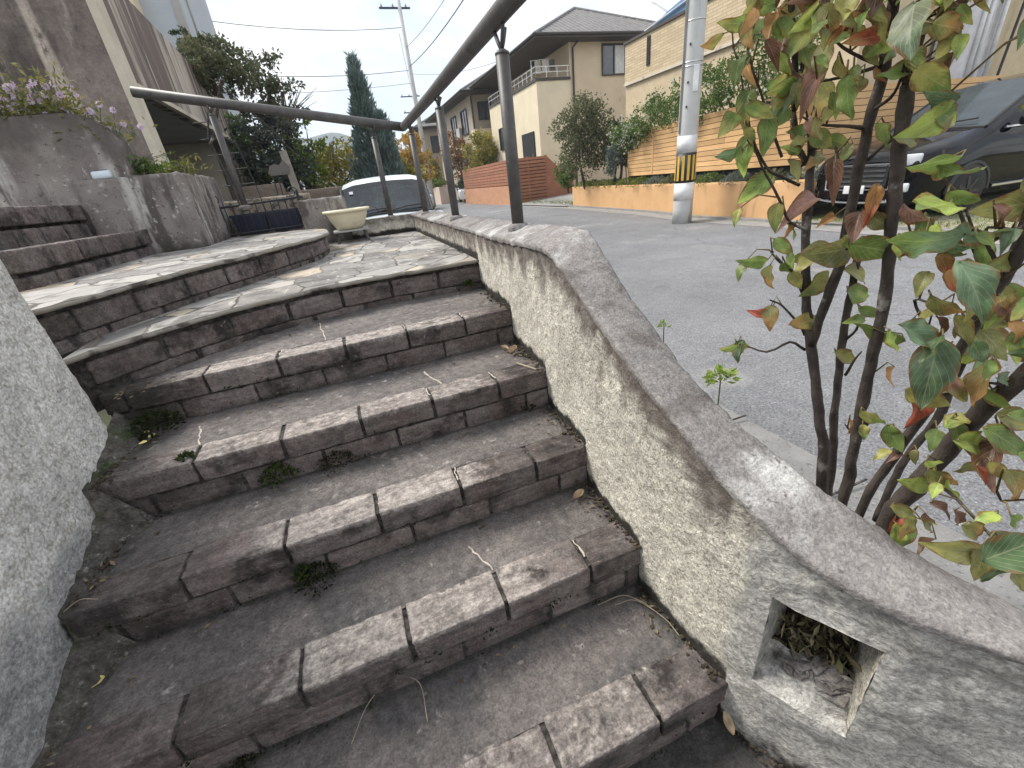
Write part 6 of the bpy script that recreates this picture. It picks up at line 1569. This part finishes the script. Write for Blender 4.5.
for _ in range(34):
    add_leaf(RL.uniform(905, 1030), RL.uniform(225, 420), RL.uniform(15, 32), RL.uniform(10, 170), RL.choice('ggGyvvBlob'))
for _ in range(16):
    add_leaf(RL.uniform(890, 1030), RL.uniform(430, 560), RL.uniform(14, 30), RL.uniform(10, 170), RL.choice('glyvvgrb'))
for _ in range(12):
    add_leaf(RL.uniform(735, 850), RL.uniform(120, 300), RL.uniform(12, 24), RL.uniform(40, 160), RL.choice('gggyvlb'))
# leafier top outside the picture so the shrub ends naturally
for _ in range(150): add_leaf(rng.uniform(740, 1080), rng.uniform(-190, -6), rng.uniform(24, 44), rng.uniform(20, 170), rng.choice('ggyovbkl'), None)
for _ in range(26): add_leaf(rng.uniform(1030, 1120), rng.uniform(0, 520), rng.uniform(26, 44), rng.uniform(20, 170), rng.choice('ggyvBG'), None)
lm, pm, fm = MB(), MB(), MB()
for (px, py, Lp, ang, ck, Dd, tilt, mixc, curl) in LEAVES:
    best = None
    c0 = onD(px, py, 1.08)
    # nearest woody point in the picture plane decides the depth
    dirv = ray(px, py).normalized()
    for s in skel:
        v = s - CAM; tt = v.dot(dirv)
        if tt <= .2: continue
        dd = (v - dirv * tt).length
        if best is None or dd < best[0]: best = (dd, math.hypot(s.x, s.y), s)
    Dl = max(.80, min(1.22, best[1] - rng.uniform(.0, .05)))
    if Lp > 50: Dl = max(.72, Dl - .07)
    c = onD(px, py, Dl); zc = (c - CAM).dot(FW); L = Lp * zc / CF * rng.uniform(1.05, 1.2)
    an = R(ang); ir = (R0 * UY + D0 * UX); idn = (D0 * UY - R0 * UX)
    d = (ir * math.cos(an) + idn * math.sin(an)).normalized(); n = -(c - CAM).normalized()
    n = (n - d * n.dot(d)).normalized()
    d = (d + n * rng.uniform(-.35, .35)).normalized(); n = (n - d * n.dot(d)).normalized()
    s = d.cross(n).normalized(); tl = rng.uniform(-1.05, 1.05)
    n, s = n * math.cos(tl) + s * math.sin(tl), s * math.cos(tl) - n * math.sin(tl)
    W = L * rng.uniform(.48, .70); dry = ck in 'bkor'
    fold = rng.uniform(.05, .55) + (.40 if dry else 0); cu = rng.uniform(-.1, .6) + (.35 if dry else 0); wavy = rng.uniform(.04, .13)
    base = c - d * (L * .5)
    col = PAL[ck]; k2 = rng.choice({'g': 'gyl', 'l': 'gl', 'y': 'goy', 'o': 'ory', 'r': 'ro', 'b': 'bk', 'k': 'kby', 'p': 'pB', 'B': 'BgG', 'G': 'GB', 'v': 'vyo'}[ck]); c2 = PAL[k2]
    _g = sum(col) / 3; col = [lerp(q, _g, .12) for q in col]; c2 = [lerp(q, sum(c2) / 3, .12) for q in c2]
    br_ = rng.uniform(.95, 1.5)
    nu, nv = 12, 8; ids = []
    for i in range(nu + 1):
        u = i / nu; w = W * (math.sin(math.pi * u ** .80) ** .85) * (1 - .35 * u) * 1.12 if 0 < u < 1 else 0
        row = []
        for j in range(nv + 1):
            v = j / nv - .5
            side = v * w
            p = base + d * (L * u) + s * (side * math.cos(fold)) + n * (abs(side) * math.sin(fold) * 1.0 - cu * L * (u - .25) ** 2 + wavy * L * math.sin(u * (11 if v > 0 else 13.5) + px + (2 if v > 0 else 0)) * abs(v) * 2 * .5)
            tmix = sm(.3, .9, u + .35 * nz((px + u, v * 2, py), 2.5)); cc = [lerp(col[q], c2[q], tmix) * br_ for q in range(3)]
            row.append(lm.vert(p, cc))
        ids.append(row)
    for i in range(nu):
        for j in range(nv):
            lm.face((ids[i][j], ids[i + 1][j], ids[i + 1][j + 1], ids[i][j + 1]), [(i / nu, j / nv), ((i + 1) / nu, j / nv), ((i + 1) / nu, (j + 1) / nv), (i / nu, (j + 1) / nv)])
    # petiole to the wood
    lm.mi = 1; pm = lm
    q = best[2]; m_ = base.lerp(q, .4) + Vector((0, 0, .01)) - d * .01
    if (q - base).length < .30: pm.tube([base + d * (L * .03), m_, q], [.0011, .0014, .0018], 5)
    else: pm.tube([base, base - d * .03], [.001, .0012], 5)
    lm.mi = 0
lf = lm.build('leaves', [m_leaf, plain('petiole', (.16, .12, .05), .7)], dog, smooth=True, fix=False)
m_lime = leafmat('lime weed', [(.30, .42, .08), (.40, .50, .12), (.22, .34, .06)])
# small weeds by the wall outside
c = onD(721, 374, 1.18)
weed('weed_sprig', (c.x, c.y, c.z - .02), .034, 70, .026, .011, m_lime, 'bright green weed sprig peeping over the sloping wall top', 'weed', 'weeds outside the stucco wall', .8)
c = onD(664, 322, 1.5)
weed('weed_sprig', (c.x, c.y, c.z - .02), .018, 22, .018, .007, m_lime, 'tiny green weed tip above the sloping wall, higher up the slope', 'weed', 'weeds outside the stucco wall', .8)
mb = MB()
for (px, py) in ((721, 376), (664, 324)):
    c = onD(px, py, 1.2 if px > 700 else 1.5); mb.tube([(c.x, c.y, RZ), (c.x + .01, c.y, (c.z + RZ) / 2), c], .002, 5)
o = mb.build('weed_stalk', m_stemg); tag(o, 'thin upright weed stalks rising from the bed behind the sloping wall', 'weed')

# ================================================================= camera, sky and sun
cd = bpy.data.cameras.new('camera'); cam = bpy.data.objects.new('camera', cd); C.objects.link(cam)
xr = R0 * UY + D0 * UX; yd = D0 * UY - R0 * UX; zb_ = -FW
mtx = Matrix((xr, -yd, zb_)).transposed().to_4x4(); mtx.translation = CAM
cam.matrix_world = mtx
cd.sensor_width = 36; cd.lens = 36 * CF / 1024; cd.clip_start = .02; cd.clip_end = 5000
sc = bpy.context.scene; sc.camera = cam
sun_el, sun_az = R(50), R(-48)          # azimuth measured from +y towards +x
sl_ = bpy.data.lights.new('sun', 'SUN'); sl_.energy = SUN_E; sl_.angle = R(22); sl_.color = (1, .955, .88)
so = bpy.data.objects.new('sun', sl_); C.objects.link(so)
sd = Vector((math.sin(sun_az) * math.cos(sun_el), math.cos(sun_az) * math.cos(sun_el), math.sin(sun_el)))
so.rotation_euler = (-sd).to_track_quat('-Z', 'Y').to_euler(); so.location = (0, 0, 30)
w = bpy.data.worlds.new('World'); sc.world = w; w.use_nodes = True; nt = w.node_tree; N_ = nt.nodes; Lk = nt.links
bg = N_['Background']; sky = N_.new('ShaderNodeTexSky'); sky.sky_type = 'NISHITA'; sky.sun_disc = False; sky.sun_elevation = sun_el; sky.sun_rotation = sun_az
sky.air_density = 1.0; sky.dust_density = 1.5
tc = N_.new('ShaderNodeTexCoord'); sp = N_.new('ShaderNodeSeparateXYZ'); Lk.new(tc.outputs['Generated'], sp.inputs[0])
def mth(op, a, b):
    m = N_.new('ShaderNodeMath'); m.operation = op
    for i, q in enumerate((a, b)):
        if isinstance(q, (int, float)): m.inputs[i].default_value = q
        else: Lk.new(q, m.inputs[i])
    return m.outputs[0]
zc = mth('ADD', mth('MAXIMUM', sp.outputs[2], 0.0), .22)
cmb = N_.new('ShaderNodeCombineXYZ'); Lk.new(mth('DIVIDE', sp.outputs[0], zc), cmb.inputs[0]); Lk.new(mth('DIVIDE', sp.outputs[1], zc), cmb.inputs[1])
def nzx(s, d, off):
    mp = N_.new('ShaderNodeMapping'); mp.inputs['Location'].default_value = off; Lk.new(cmb.outputs[0], mp.inputs[0])
    x = N_.new('ShaderNodeTexNoise'); x.inputs['Scale'].default_value = s; x.inputs['Detail'].default_value = d; x.inputs['Roughness'].default_value = .55; x.inputs['Distortion'].default_value = .4; Lk.new(mp.outputs[0], x.inputs['Vector']); return x.outputs['Fac']
def rmp(f, a, b, c_, d_):
    m = N_.new('ShaderNodeMapRange'); m.interpolation_type = 'SMOOTHSTEP'
    for i, q in zip(('From Min', 'From Max', 'To Min', 'To Max'), (a, b, c_, d_)): m.inputs[i].default_value = q
    Lk.new(f, m.inputs['Value']); return m.outputs['Result']
cover = rmp(nzx(.9, 9, (2.3, 1.1, 0)), .34, .56, .35, 1.0)
shade = rmp(nzx(2.2, 9, (5, 2, 1)), .35, .65, 0, 1)
mx0 = N_.new('ShaderNodeMix'); mx0.data_type = 'RGBA'; Lk.new(shade, mx0.inputs[0]); mx0.inputs[6].default_value = (*CLOUD_D, 1); mx0.inputs[7].default_value = (*CLOUD_L, 1)
mx = N_.new('ShaderNodeMix'); mx.data_type = 'RGBA'; Lk.new(cover, mx.inputs[0]); Lk.new(sky.outputs[0], mx.inputs[6]); Lk.new(mx0.outputs[2], mx.inputs[7])
Lk.new(mx.outputs[2], bg.inputs['Color']); bg.inputs['Strength'].default_value = SKY_S
vs = sc.view_settings; vs.view_transform = 'Standard'; vs.look = 'None'; vs.exposure = EXPO; vs.gamma = 1; vs.use_curve_mapping = False
sc.render.engine = 'CYCLES'; sc.render.resolution_x = 1024; sc.render.resolution_y = 768
sc.cycles.max_bounces = 6; sc.cycles.diffuse_bounces = 3; sc.cycles.glossy_bounces = 2; sc.cycles.transmission_bounces = 3; sc.cycles.caustics_reflective = False; sc.cycles.caustics_refractive = False
